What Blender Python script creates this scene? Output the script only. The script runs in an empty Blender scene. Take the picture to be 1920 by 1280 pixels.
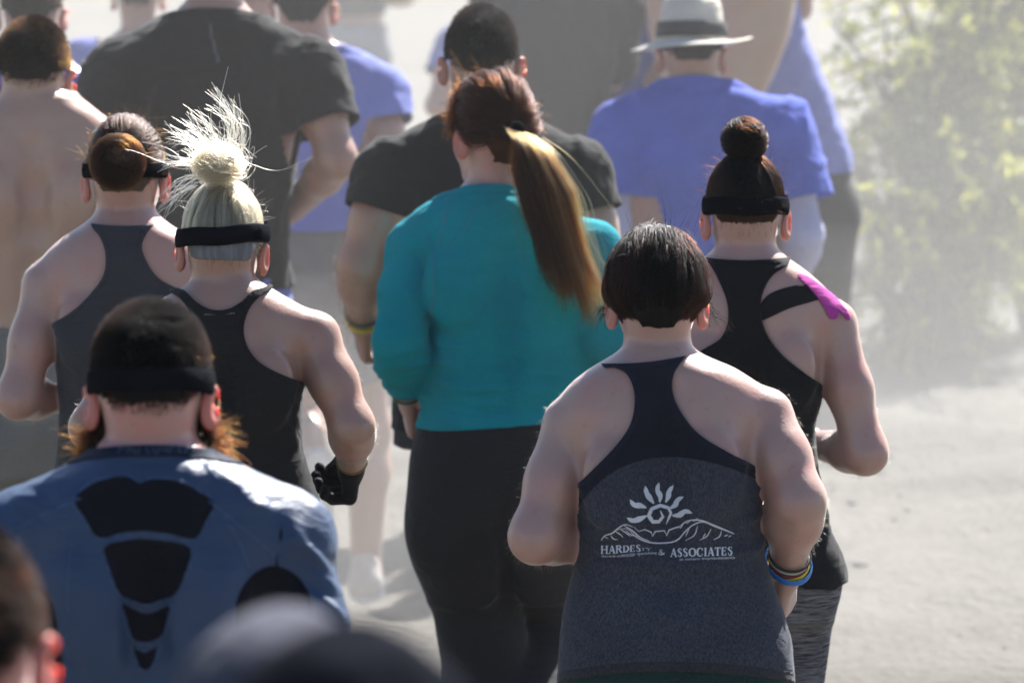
import bpy, math, random
import numpy as np
from mathutils import Vector, Matrix, noise as mnoise

# ---------------------------------------------------------------- camera, light, exposure
SC = bpy.context.scene
COL = SC.collection
RNG = np.random.default_rng(11)
random.seed(5)
F_PX, CAM_H, PITCH = 10667.0, 2.46, math.atan(1185.0/10667.0)
cam_d = bpy.data.cameras.new('camera')
cam = bpy.data.objects.new('camera', cam_d); COL.objects.link(cam)
cam.location = (0, 0, CAM_H)
cam.rotation_euler = (math.pi/2-PITCH, 0, 0)
cam_d.lens = 200.0; cam_d.sensor_width = 36.0
cam_d.clip_start = 0.1; cam_d.clip_end = 6000
cam_d.dof.use_dof = True
cam_d.dof.focus_distance = 10.1
cam_d.dof.aperture_fstop = 6.0
cam_d.dof.aperture_blades = 9
SC.camera = cam
SUN_AZ, SUN_EL = math.radians(27), math.radians(44)
w = bpy.data.worlds.new('World'); SC.world = w; w.use_nodes = True
nt = w.node_tree; bg = nt.nodes['Background']
sky = nt.nodes.new('ShaderNodeTexSky'); sky.sky_type = 'NISHITA'; sky.sun_disc = False
sky.sun_elevation = SUN_EL; sky.sun_rotation = SUN_AZ
sky.air_density = 1.0; sky.dust_density = 0.6; sky.ozone_density = 2.5
nt.links.new(sky.outputs[0], bg.inputs[0]); bg.inputs[1].default_value = 0.05
sd = bpy.data.lights.new('sun', 'SUN'); sd.energy = 5.0; sd.angle = math.radians(0.55); sd.color = (1.0, 0.975, 0.94)
sun = bpy.data.objects.new('sun', sd); COL.objects.link(sun)
sdir = Vector((math.sin(SUN_AZ)*math.cos(SUN_EL), math.cos(SUN_AZ)*math.cos(SUN_EL), math.sin(SUN_EL)))
sun.rotation_euler = sdir.to_track_quat('Z', 'Y').to_euler(); sun.location = (8, 20, 12)
SC.view_settings.view_transform = 'Standard'; SC.view_settings.look = 'None'
SC.view_settings.exposure = 1.8; SC.view_settings.gamma = 1.0; SC.view_settings.use_curve_mapping = False
SC.render.engine = 'CYCLES'
cy = SC.cycles
cy.use_denoising = True; cy.max_bounces = 8; cy.transparent_max_bounces = 8
cy.volume_bounces = 1; cy.sample_clamp_indirect = 6.0
cy.volume_step_rate = 1.0

# ---------------------------------------------------------------- picture <-> place
def px2w(u, v, Y):
    a = (u-960.0)/F_PX; b = (640.0-v)/F_PX
    c, s = math.cos(PITCH), math.sin(PITCH)
    dy = c+b*s; dz = -s+b*c
    t = Y/dy
    return np.array((a*t, Y, CAM_H+dz*t))
def w2px(P):
    P = np.asarray(P, float)
    c, s = math.cos(PITCH), math.sin(PITCH)
    X = P[..., 0]; Y = P[..., 1]; Z = P[..., 2]-CAM_H
    d = Y*c-Z*s; up = Y*s+Z*c
    return 960+F_PX*X/d, 640-F_PX*up/d

# ---------------------------------------------------------------- noise
def _hash(i, j, k, seed):
    h = (i.astype(np.int64)*374761393+j.astype(np.int64)*668265263+k.astype(np.int64)*2147483647+seed*974634777) & 0xffffffff
    h = ((h ^ (h >> 13))*1274126177) & 0xffffffff
    return ((h ^ (h >> 16)) & 0xffff)/65535.0
def vnoise(p, seed=0):
    p = np.asarray(p, float); i = np.floor(p).astype(np.int64); f = p-i
    f = f*f*f*(f*(f*6-15)+10); r = 0
    for a in (0, 1):
        for b in (0, 1):
            for c in (0, 1):
                wgt = (f[:, 0] if a else 1-f[:, 0])*(f[:, 1] if b else 1-f[:, 1])*(f[:, 2] if c else 1-f[:, 2])
                r = r+wgt*_hash(i[:, 0]+a, i[:, 1]+b, i[:, 2]+c, seed)
    return r*2-1
def fbm(p, octv=3, seed=0):
    r = 0; a = 1.0; p = np.asarray(p, float)
    for o in range(octv):
        r = r+a*vnoise(p*(2.03**o)+o*17.3, seed+o); a *= 0.5
    return r

# ---------------------------------------------------------------- implicit surfaces
def nrm(v):
    v = np.asarray(v, float); return v/max(np.linalg.norm(v), 1e-9)
class Prim:
    def __init__(s, fn, lo, hi, k=0.03, tag='', sub=False):
        s.fn, s.lo, s.hi, s.k, s.tag, s.sub = fn, np.array(lo, float), np.array(hi, float), k, tag, sub
def cone(p0, p1, r0, r1, k=0.03, tag='', sub=False):
    p0 = np.array(p0, float); p1 = np.array(p1, float); ba = p1-p0; L2 = max(ba@ba, 1e-9)
    def fn(X, Y, Z):
        x, y, z = X-p0[0], Y-p0[1], Z-p0[2]
        h = np.clip((x*ba[0]+y*ba[1]+z*ba[2])/L2, 0, 1)
        return np.sqrt((x-h*ba[0])**2+(y-h*ba[1])**2+(z-h*ba[2])**2)-(r0+(r1-r0)*h)
    R = max(r0, r1)
    return Prim(fn, np.minimum(p0, p1)-R, np.maximum(p0, p1)+R, k, tag, sub)
def ell(c, r, k=0.03, tag='', rot=None, sub=False):
    c = np.array(c, float); r = np.array(r, float); M = np.eye(3) if rot is None else np.asarray(rot, float)
    def fn(X, Y, Z):
        x, y, z = X-c[0], Y-c[1], Z-c[2]
        a = (M[0, 0]*x+M[1, 0]*y+M[2, 0]*z)/r[0]; b = (M[0, 1]*x+M[1, 1]*y+M[2, 1]*z)/r[1]; d = (M[0, 2]*x+M[1, 2]*y+M[2, 2]*z)/r[2]
        k0 = np.sqrt(a*a+b*b+d*d)+1e-6
        k1 = np.sqrt((a/r[0])**2+(b/r[1])**2+(d/r[2])**2)+1e-6
        return k0*(k0-1)/k1
    ext = np.sqrt(((M*r)**2).sum(1))
    return Prim(fn, c-ext, c+ext, k, tag, sub)
def pchip(z, v, zq):
    z = np.asarray(z, float); v = np.asarray(v, float); n = len(z)
    if n < 3: return np.interp(zq, z, v)
    h = np.diff(z); dl = np.diff(v)/h; m = np.zeros(n)
    for i in range(1, n-1):
        if dl[i-1]*dl[i] > 0:
            w1 = 2*h[i]+h[i-1]; w2 = h[i]+2*h[i-1]; m[i] = (w1+w2)/(w1/dl[i-1]+w2/dl[i])
    m[0] = dl[0]; m[-1] = dl[-1]
    zq = np.clip(zq, z[0], z[-1]); i = np.clip(np.searchsorted(z, zq)-1, 0, n-2)
    t = (zq-z[i])/h[i]
    return (2*t**3-3*t**2+1)*v[i]+(t**3-2*t**2+t)*h[i]*m[i]+(-2*t**3+3*t**2)*v[i+1]+(t**3-t**2)*h[i]*m[i+1]
class Loft:
    """rows: (z, cx, cy, a, b); an upright stack of rounded cross-sections"""
    def __init__(s, rows, n=2.35):
        rows = sorted(rows); s.n = n; s.r = np.array(rows, float)
        s.zt = np.linspace(s.r[0, 0], s.r[-1, 0], 240)
        s.t = [pchip(s.r[:, 0], s.r[:, i], s.zt) for i in range(1, 5)]
    def at(s, z): return [np.interp(z, s.zt, t) for t in s.t]
    def prim(s, k=0.03, tag='torso', grow=0.0):
        z0, z1, n = s.zt[0], s.zt[-1], s.n
        def fn(X, Y, Z):
            cx, cyy, a, b = [q.astype(np.float32) for q in s.at(Z)]
            a = a+grow; b = b+grow
            x = np.abs(X-cx)/a+1e-4; y = np.abs(Y-cyy)/b+1e-4
            k0 = (x**n+y**n)**(1/n)
            g = np.sqrt((x**(n-1)/a)**2+(y**(n-1)/b)**2)/k0**(n-1)
            return np.maximum((k0-1)/g, np.maximum(z0-grow-Z, Z-z1-grow))
        mx = lambda t, q, sg: (t+sg*(q+grow))
        lo = (mx(s.t[0], s.t[2], -1).min(), mx(s.t[1], s.t[3], -1).min(), z0-grow)
        hi = (mx(s.t[0], s.t[2], 1).max(), mx(s.t[1], s.t[3], 1).max(), z1+grow)
        return Prim(fn, lo, hi, k, tag)

_C = np.array([(i, j, k) for i in (0, 1) for j in (0, 1) for k in (0, 1)])
_E = [(a, b) for a in range(8) for b in range(a+1, 8) if np.abs(_C[a]-_C[b]).sum() == 1]
def extract(prims, cell, offset=0.0, smooth=2, zlo=None):
    us = [p for p in prims if not p.sub]
    lo = np.min([p.lo for p in us], 0)-offset-2.5*cell; hi = np.max([p.hi for p in us], 0)+offset+2.5*cell
    if zlo is not None: lo[2] = max(lo[2], zlo)
    n = np.ceil((hi-lo)/cell).astype(int)+1
    ax = [(lo[i]+cell*np.arange(n[i])).astype(np.float32) for i in range(3)]
    D = np.full(n, 0.5, np.float32)
    for p in prims:
        m = max(p.k, 0)+abs(offset)+2.5*cell
        a = np.clip(np.floor((p.lo-m-lo)/cell).astype(int), 0, n); b = np.clip(np.ceil((p.hi+m-lo)/cell).astype(int)+1, 0, n)
        if (b <= a).any(): continue
        X = ax[0][a[0]:b[0], None, None]; Y = ax[1][None, a[1]:b[1], None]; Z = ax[2][None, None, a[2]:b[2]]
        d = p.fn(X, Y, Z).astype(np.float32)
        S = D[a[0]:b[0], a[1]:b[1], a[2]:b[2]]
        if p.sub:
            h = np.maximum(p.k-np.abs(S+d), 0)/max(p.k, 1e-6); S[...] = np.maximum(S, -d)+h*h*p.k*0.25
        else:
            h = np.maximum(p.k-np.abs(S-d), 0)/max(p.k, 1e-6); S[...] = np.minimum(S, d)-h*h*p.k*0.25
    D -= offset
    s = D < 0
    cs = sum(s[c[0]:n[0]-1+c[0], c[1]:n[1]-1+c[1], c[2]:n[2]-1+c[2]].astype(np.uint8) for c in _C)
    mixed = (cs > 0) & (cs < 8)
    idx = np.argwhere(mixed); vid = np.full(mixed.shape, -1, np.int64); vid[mixed] = np.arange(len(idx))
    vals = np.stack([D[idx[:, 0]+c[0], idx[:, 1]+c[1], idx[:, 2]+c[2]] for c in _C], 1)
    acc = np.zeros((len(idx), 3)); cnt = np.zeros(len(idx))
    for a, b in _E:
        va, vb = vals[:, a], vals[:, b]; m = (va < 0) != (vb < 0)
        t = np.where(m, va/np.where(m, va-vb, 1), 0)
        acc += m[:, None]*(_C[a]+t[:, None]*(_C[b]-_C[a])); cnt += m
    V = lo+cell*(idx+acc/cnt[:, None])
    Q = []
    for axn in range(3):
        o1, o2 = [(1, 2), (2, 0), (0, 1)][axn]
        sl0 = [slice(0, n[i]) for i in range(3)]; sl1 = list(sl0)
        sl0[axn] = slice(0, n[axn]-1); sl1[axn] = slice(1, n[axn])
        A = s[tuple(sl0)]; B = s[tuple(sl1)]; e = np.argwhere(A != B)
        e = e[(e[:, o1] > 0) & (e[:, o2] > 0) & (e[:, o1] < n[o1]-1) & (e[:, o2] < n[o2]-1)]
        if not len(e): continue
        ins = A[e[:, 0], e[:, 1], e[:, 2]]
        def vv(d1, d2):
            q = e.copy(); q[:, o1] -= d1; q[:, o2] -= d2; return vid[q[:, 0], q[:, 1], q[:, 2]]
        q = np.stack([vv(1, 1), vv(0, 1), vv(0, 0), vv(1, 0)], 1)
        q[~ins] = q[~ins][:, ::-1]; Q.append(q)
    Q = np.concatenate(Q); Q = Q[(Q >= 0).all(1)]
    for it in range(smooth): V = lap(V, Q, 0.55); V = lap(V, Q, -0.5 if it < smooth-1 else -0.35)
    return V, Q
def lap(V, Q, f):
    a = Q.ravel(); b = np.roll(Q, -1, 1).ravel()
    A = np.concatenate([a, b]); B = np.concatenate([b, a]); n = len(V)
    c = np.maximum(np.bincount(A, minlength=n), 1)
    M = np.stack([np.bincount(A, V[B, i], n)/c for i in range(3)], 1)
    return V+f*(M-V)
def tri(Q): return np.concatenate([Q[:, [0, 1, 2]], Q[:, [0, 2, 3]]]) if Q.shape[1] == 4 else Q
def vnormals(V, T):
    T = tri(T); fn = np.cross(V[T[:, 1]]-V[T[:, 0]], V[T[:, 2]]-V[T[:, 0]]); n = len(V)
    N = np.stack([sum(np.bincount(T[:, j], fn[:, i], n) for j in range(3)) for i in range(3)], 1)
    return N/np.maximum(np.linalg.norm(N, axis=1), 1e-12)[:, None]
def clip(V, T, f):
    """keep the part of a triangle mesh where f >= 0, cut exactly along f = 0"""
    T = tri(T); ins = f[T] >= 0; c = ins.sum(1)
    keep = T[c == 3]; new = []; EV = []; ec = {}
    def ed(i, j):
        return np.stack([np.minimum(i, j), np.maximum(i, j)], 1)
    t1 = T[c == 1]; i1 = ins[c == 1]; r = np.argmax(i1, 1); ar = np.arange(len(t1))
    a, b, d = t1[ar, r], t1[ar, (r+1) % 3], t1[ar, (r+2) % 3]
    t2 = T[c == 2]; i2 = ins[c == 2]; r2 = np.argmin(i2, 1); ar2 = np.arange(len(t2))
    o, p, q = t2[ar2, r2], t2[ar2, (r2+1) % 3], t2[ar2, (r2+2) % 3]
    E = np.concatenate([ed(a, b), ed(a, d), ed(o, p), ed(o, q)])
    if len(E) == 0: return V[:0] if not len(keep) else V, keep
    U, inv = np.unique(E, axis=0, return_inverse=True); inv = inv.ravel()
    fa, fb = f[U[:, 0]], f[U[:, 1]]; t = fa/(fa-fb+1e-20); t = np.clip(t, 0.001, 0.999)
    NV = V[U[:, 0]]+(V[U[:, 1]]-V[U[:, 0]])*t[:, None]; base = len(V)
    n1, n2 = len(t1), len(t2)
    eab, ead = base+inv[:n1], base+inv[n1:2*n1]; eop, eoq = base+inv[2*n1:2*n1+n2], base+inv[2*n1+n2:]
    T2 = np.concatenate([keep, np.stack([a, eab, ead], 1), np.stack([eop, p, q], 1), np.stack([eop, q, eoq], 1)])
    V2 = np.concatenate([V, NV])
    used, ti = np.unique(T2, return_inverse=True)
    return V2[used], ti.reshape(T2.shape)
def thicken(V, T, th):
    """give an open sheet a real thickness: an inner skin and a rim"""
    N = vnormals(V, T); n = len(V)
    e = np.concatenate([T[:, [0, 1]], T[:, [1, 2]], T[:, [2, 0]]]); key = np.sort(e, 1)
    U, inv, cnt = np.unique(key, axis=0, return_inverse=True, return_counts=True); b = e[cnt[inv.ravel()] == 1]
    rim = np.concatenate([np.stack([b[:, 1], b[:, 0], b[:, 0]+n], 1), np.stack([b[:, 1], b[:, 0]+n, b[:, 1]+n], 1)])
    return np.concatenate([V, V-N*th]), np.concatenate([T, T[:, ::-1]+n, rim])
def polyf(pts, u, v):
    """signed distance to a closed outline, inside positive"""
    P = np.asarray(pts, float); d = np.full(u.shape, 1e12); ins = np.zeros(u.shape, bool)
    for i in range(len(P)):
        a, b = P[i], P[(i+1) % len(P)]; ba = b-a; pu, pv = u-a[0], v-a[1]
        h = np.clip((pu*ba[0]+pv*ba[1])/max(ba@ba, 1e-9), 0, 1)
        d = np.minimum(d, (pu-h*ba[0])**2+(pv-h*ba[1])**2)
        c = ((a[1] > v) != (b[1] > v)) & (u < (b[0]-a[0])*(v-a[1])/(b[1]-a[1]+1e-12)+a[0])
        ins ^= c
    return np.where(ins, 1, -1)*np.sqrt(d)
def smooth_poly(pts, n=6):
    """closed Catmull-Rom through the points"""
    P = np.asarray(pts, float); m = len(P); out = []
    for i in range(m):
        p0, p1, p2, p3 = P[i-1], P[i], P[(i+1) % m], P[(i+2) % m]
        for t in np.arange(n)/n:
            out.append(0.5*((2*p1)+(-p0+p2)*t+(2*p0-5*p1+4*p2-p3)*t*t+(-p0+3*p1-3*p2+p3)*t**3))
    return out
def spline(pts, n):
    P = np.asarray(pts, float); L = np.concatenate([[0], np.cumsum(np.linalg.norm(np.diff(P, axis=0), axis=1))])
    q = np.linspace(0, L[-1], n)
    m = np.gradient(P, L, axis=0); i = np.clip(np.searchsorted(L, q)-1, 0, len(P)-2); h = np.diff(L)[i]; t = (q-L[i])/h
    t = t[:, None]; h = h[:, None]
    return (2*t**3-3*t**2+1)*P[i]+(t**3-2*t**2+t)*h*m[i]+(-2*t**3+3*t**2)*P[i+1]+(t**3-t**2)*h*m[i+1]

# ---------------------------------------------------------------- objects
def mesh_data(name, V, F, smooth=True):
    me = bpy.data.meshes.new(name); V = np.asarray(V, np.float32)
    Fs = F if isinstance(F, list) else [F]
    Fs = [np.asarray(f) for f in Fs if len(f)]
    nl = sum(f.size for f in Fs); nf = sum(len(f) for f in Fs)
    me.vertices.add(len(V)); me.vertices.foreach_set('co', V.ravel())
    me.loops.add(nl); me.loops.foreach_set('vertex_index', np.concatenate([f.ravel() for f in Fs]).astype(np.int32))
    me.polygons.add(nf)
    tot = np.concatenate([np.full(len(f), f.shape[1]) for f in Fs]); st = np.concatenate([[0], np.cumsum(tot)[:-1]])
    me.polygons.foreach_set('loop_start', st.astype(np.int32))
    me.update(calc_edges=True); me.validate()
    me.polygons.foreach_set('use_smooth', np.full(len(me.polygons), smooth)); me.update()
    return me
def link(name, data, m=None, parent=None):
    o = bpy.data.objects.new(name, data); COL.objects.link(o)
    if m is not None: data.materials.append(m)
    if parent is not None: o.parent = parent
    return o
def add_mesh(name, V, F, m, parent=None, smooth=True): return link(name, mesh_data(name, V, F, smooth), m, parent)
def thing(name, label, cat, loc, group=None):
    o = bpy.data.objects.new(name, None); COL.objects.link(o); o.location = loc; o.empty_display_size = 0.1
    o['label'] = label; o['category'] = cat
    if group: o['group'] = group
    return o
def strands(name, P, r0, r1, m, parent=None):
    """P: (N, K, 3) points -> one hair object"""
    N, K, _ = P.shape
    c = bpy.data.hair_curves.new(name); c.add_curves([K]*N)
    c.position_data.foreach_set('vector', P.astype(np.float32).ravel())
    R = np.broadcast_to(np.linspace(1, 0, K)**0.6, (N, K))*(np.asarray(r0)-r1)+r1
    at = c.attributes.new('radius', 'FLOAT', 'POINT'); at.data.foreach_set('value', np.ascontiguousarray(R, np.float32).ravel())
    return link(name, c, m, parent)
def tube(pts, r, seg=8, closed=False):
    P = np.asarray(pts, float); n = len(P); r = np.broadcast_to(r, (n,))
    T = np.roll(P, -1, 0)-np.roll(P, 1, 0) if closed else np.gradient(P, axis=0)
    T /= np.linalg.norm(T, axis=1)[:, None]
    up = np.array((0, 0, 1.0)) if abs(T[0] @ np.array((0, 0, 1.0))) < 0.9 else np.array((1.0, 0, 0))
    rings = []; s = np.cross(T[0], up)
    for i in range(n):
        s = s-T[i]*(s @ T[i]); s = nrm(s); b = np.cross(T[i], s)
        a = np.arange(seg)/seg*2*math.pi
        rings.append(P[i]+r[i]*(np.cos(a)[:, None]*s+np.sin(a)[:, None]*b))
    V = np.concatenate(rings); F = []
    for i in range(n if closed else n-1):
        j = (i+1) % n
        for k in range(seg): F.append((i*seg+k, i*seg+(k+1) % seg, j*seg+(k+1) % seg, j*seg+k))
    if not closed:
        V = np.concatenate([V, P[:1], P[-1:]]); e0, e1 = n*seg, n*seg+1
        for k in range(seg):
            F.append((e0, k, (k+1) % seg, e0)) ; F.append((e1, (n-1)*seg+(k+1) % seg, (n-1)*seg+k, e1))
        F = np.array(F); t = F[F[:, 0] == F[:, 3]][:, :3]; q = F[F[:, 0] != F[:, 3]]
        return V, [q, t]
    return V, np.array(F)

# ---------------------------------------------------------------- materials
def N(t, kind, **kw):
    n = t.nodes.new(kind)
    for k, v in kw.items():
        if hasattr(n, k): setattr(n, k, v)
        else: n.inputs[k].default_value = v
    return n
def base_mat(name):
    m = bpy.data.materials.new(name); m.use_nodes = True; t = m.node_tree
    return m, t, t.nodes['Principled BSDF'], t.links
def rgba(c): return (c[0], c[1], c[2], 1)
def lin(r, g, b):
    f = lambda c: (c/255/12.92) if c/255 <= 0.04045 else ((c/255+0.055)/1.055)**2.4
    return (f(r), f(g), f(b))
_mats = {}
def cached(fn):
    def g(*a, **k):
        key = (fn.__name__, a, tuple(sorted(k.items())))
        if key not in _mats: _mats[key] = fn(*a, **k)
        return _mats[key]
    return g
@cached
def skin(col=(0.42, 0.25, 0.18), red=(0.45, 0.17, 0.12)):
    m, t, p, L = base_mat('skin')
    tc = N(t, 'ShaderNodeTexCoord')
    n1 = N(t, 'ShaderNodeTexNoise', Scale=13.0, Detail=6.0, Roughness=0.65); n2 = N(t, 'ShaderNodeTexNoise', Scale=170.0, Detail=2.0)
    L.new(tc.outputs['Object'], n1.inputs['Vector']); L.new(tc.outputs['Object'], n2.inputs['Vector'])
    r1 = N(t, 'ShaderNodeMapRange'); r1.inputs[1].default_value = 0.42; r1.inputs[2].default_value = 0.75; L.new(n1.outputs['Fac'], r1.inputs[0])
    mx = N(t, 'ShaderNodeMix', data_type='RGBA'); mx.inputs[6].default_value = rgba(col); mx.inputs[7].default_value = rgba(red)
    r1.inputs[4].default_value = 0.8; L.new(r1.outputs[0], mx.inputs[0])
    # freckles and moles
    n3 = N(t, 'ShaderNodeTexNoise', Scale=62.0, Detail=3.0); L.new(tc.outputs['Object'], n3.inputs['Vector'])
    r3 = N(t, 'ShaderNodeMapRange'); r3.inputs[1].default_value = 0.63; r3.inputs[2].default_value = 0.76; r3.inputs[4].default_value = 0.32; L.new(n3.outputs['Fac'], r3.inputs[0])
    mx2 = N(t, 'ShaderNodeMix', data_type='RGBA'); mx2.inputs[7].default_value = rgba((col[0]*.5, col[1]*.38, col[2]*.33))
    L.new(r3.outputs[0], mx2.inputs[0]); L.new(mx.outputs[2], mx2.inputs[6]); L.new(mx2.outputs[2], p.inputs['Base Color'])
    p.inputs['Roughness'].default_value = 0.36; p.inputs['Specular IOR Level'].default_value = 0.6
    p.inputs['Subsurface Weight'].default_value = 0.12; p.inputs['Subsurface Radius'].default_value = (1.0, 0.28, 0.16); p.inputs['Subsurface Scale'].default_value = 0.011
    p.inputs['Coat Weight'].default_value = 0.14; p.inputs['Coat Roughness'].default_value = 0.34
    p.inputs['Sheen Weight'].default_value = 0.2; p.inputs['Sheen Roughness'].default_value = 0.3
    b = N(t, 'ShaderNodeBump', Strength=0.25, Distance=0.002); L.new(n2.outputs['Fac'], b.inputs['Height']); L.new(b.outputs[0], p.inputs['Normal'])
    return m
@cached
def ear_skin(col):
    m, t, p, L = base_mat('ear_skin')
    p.inputs['Base Color'].default_value = rgba((col[0]*1.1, col[1]*0.75, col[2]*0.72)); p.inputs['Roughness'].default_value = 0.45
    p.inputs['Subsurface Weight'].default_value = 1.0; p.inputs['Subsurface Radius'].default_value = (1.0, 0.16, 0.10); p.inputs['Subsurface Scale'].default_value = 0.011
    return m
@cached
def cloth(name, c1, c2=None, rough=0.85, sheen=0.25, melange=260.0, stretch=(1, 1, 0.35), bump=0.25, spec=0.12, wrinkle=0.0):
    m, t, p, L = base_mat(name); c2 = c2 or c1
    tc = N(t, 'ShaderNodeTexCoord'); mp = N(t, 'ShaderNodeMapping'); mp.inputs['Scale'].default_value = stretch
    L.new(tc.outputs['Object'], mp.inputs[0])
    n1 = N(t, 'ShaderNodeTexNoise', Scale=melange, Detail=3.0, Roughness=0.7); L.new(mp.outputs[0], n1.inputs['Vector'])
    r1 = N(t, 'ShaderNodeMapRange'); r1.inputs[1].default_value = 0.36; r1.inputs[2].default_value = 0.64; L.new(n1.outputs['Fac'], r1.inputs[0])
    n0 = N(t, 'ShaderNodeTexNoise', Scale=7.0, Detail=3.0); L.new(tc.outputs['Object'], n0.inputs['Vector'])
    mx = N(t, 'ShaderNodeMix', data_type='RGBA'); mx.inputs[6].default_value = rgba(c1); mx.inputs[7].default_value = rgba(c2)
    L.new(r1.outputs[0], mx.inputs[0])
    hs = N(t, 'ShaderNodeHueSaturation'); r0 = N(t, 'ShaderNodeMapRange'); r0.inputs[1].default_value = 0.3; r0.inputs[2].default_value = 0.7
    r0.inputs[3].default_value = 0.86; r0.inputs[4].default_value = 1.12; L.new(n0.outputs['Fac'], r0.inputs[0]); L.new(r0.outputs[0], hs.inputs['Value'])
    L.new(mx.outputs[2], hs.inputs['Color']); L.new(hs.outputs[0], p.inputs['Base Color'])
    p.inputs['Roughness'].default_value = rough; p.inputs['Specular IOR Level'].default_value = spec*0.8
    p.inputs['Sheen Weight'].default_value = sheen*0.35; p.inputs['Sheen Roughness'].default_value = 0.4
    n2 = N(t, 'ShaderNodeTexNoise', Scale=520.0, Detail=1.0); L.new(tc.outputs['Object'], n2.inputs['Vector'])
    b = N(t, 'ShaderNodeBump', Strength=bump, Distance=0.001); L.new(n2.outputs['Fac'], b.inputs['Height'])
    n4 = N(t, 'ShaderNodeTexNoise', Scale=11.0, Detail=4.0, Distortion=0.8); mp4 = N(t, 'ShaderNodeMapping'); mp4.inputs['Scale'].default_value = (1, 1, 1.9)
    L.new(tc.outputs['Object'], mp4.inputs[0]); L.new(mp4.outputs[0], n4.inputs['Vector'])
    b2 = N(t, 'ShaderNodeBump', Strength=0.45, Distance=0.02+wrinkle); L.new(n4.outputs['Fac'], b2.inputs['Height']); L.new(b.outputs[0], b2.inputs['Normal'])
    L.new(b2.outputs[0], p.inputs['Normal'])
    return m
@cached
def plain(name, c, rough=0.6, spec=0.4, metal=0.0):
    m, t, p, L = base_mat(name)
    tc = N(t, 'ShaderNodeTexCoord'); n0 = N(t, 'ShaderNodeTexNoise', Scale=40.0, Detail=3.0); L.new(tc.outputs['Object'], n0.inputs['Vector'])
    hs = N(t, 'ShaderNodeHueSaturation'); hs.inputs['Color'].default_value = rgba(c)
    r0 = N(t, 'ShaderNodeMapRange'); r0.inputs[3].default_value = 0.8; r0.inputs[4].default_value = 1.2; L.new(n0.outputs['Fac'], r0.inputs[0]); L.new(r0.outputs[0], hs.inputs['Value'])
    L.new(hs.outputs[0], p.inputs['Base Color'])
    p.inputs['Roughness'].default_value = rough; p.inputs['Specular IOR Level'].default_value = spec; p.inputs['Metallic'].default_value = metal
    return m
@cached
def hairmat(name, mel, redness, rough=0.32, rnd=0.25, tint=(1, 1, 1)):
    m, t, p, L = base_mat(name); t.nodes.remove(p)
    h = N(t, 'ShaderNodeBsdfHairPrincipled'); h.parametrization = 'MELANIN'
    h.inputs['Melanin'].default_value = mel; h.inputs['Melanin Redness'].default_value = redness; h.inputs['Roughness'].default_value = rough
    h.inputs['Radial Roughness'].default_value = 0.4; h.inputs['Random Color'].default_value = rnd; h.inputs['Random Roughness'].default_value = 0.2; h.inputs['IOR'].default_value = 1.3 if mel < 0.97 else 1.2; h.inputs['Tint'].default_value = rgba(tint)
    L.new(h.outputs[0], t.nodes['Material Output'].inputs['Surface'])
    return m
@cached
def scalpmat(name, c, rough=0.55):
    m, t, p, L = base_mat(name)
    tc = N(t, 'ShaderNodeTexCoord'); mp = N(t, 'ShaderNodeMapping'); mp.inputs['Scale'].default_value = (1, 1, 0.12); L.new(tc.outputs['Object'], mp.inputs[0])
    n0 = N(t, 'ShaderNodeTexNoise', Scale=110.0, Detail=4.0); L.new(mp.outputs[0], n0.inputs['Vector'])
    hs = N(t, 'ShaderNodeHueSaturation'); hs.inputs['Color'].default_value = rgba(c)
    r0 = N(t, 'ShaderNodeMapRange'); r0.inputs[3].default_value = 0.3; r0.inputs[4].default_value = 1.5; L.new(n0.outputs['Fac'], r0.inputs[0]); L.new(r0.outputs[0], hs.inputs['Value'])
    L.new(hs.outputs[0], p.inputs['Base Color']); p.inputs['Roughness'].default_value = rough; p.inputs['Specular IOR Level'].default_value = 0.06
    b = N(t, 'ShaderNodeBump', Strength=0.6, Distance=0.003); L.new(n0.outputs['Fac'], b.inputs['Height']); L.new(b.outputs[0], p.inputs['Normal'])
    return m
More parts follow.
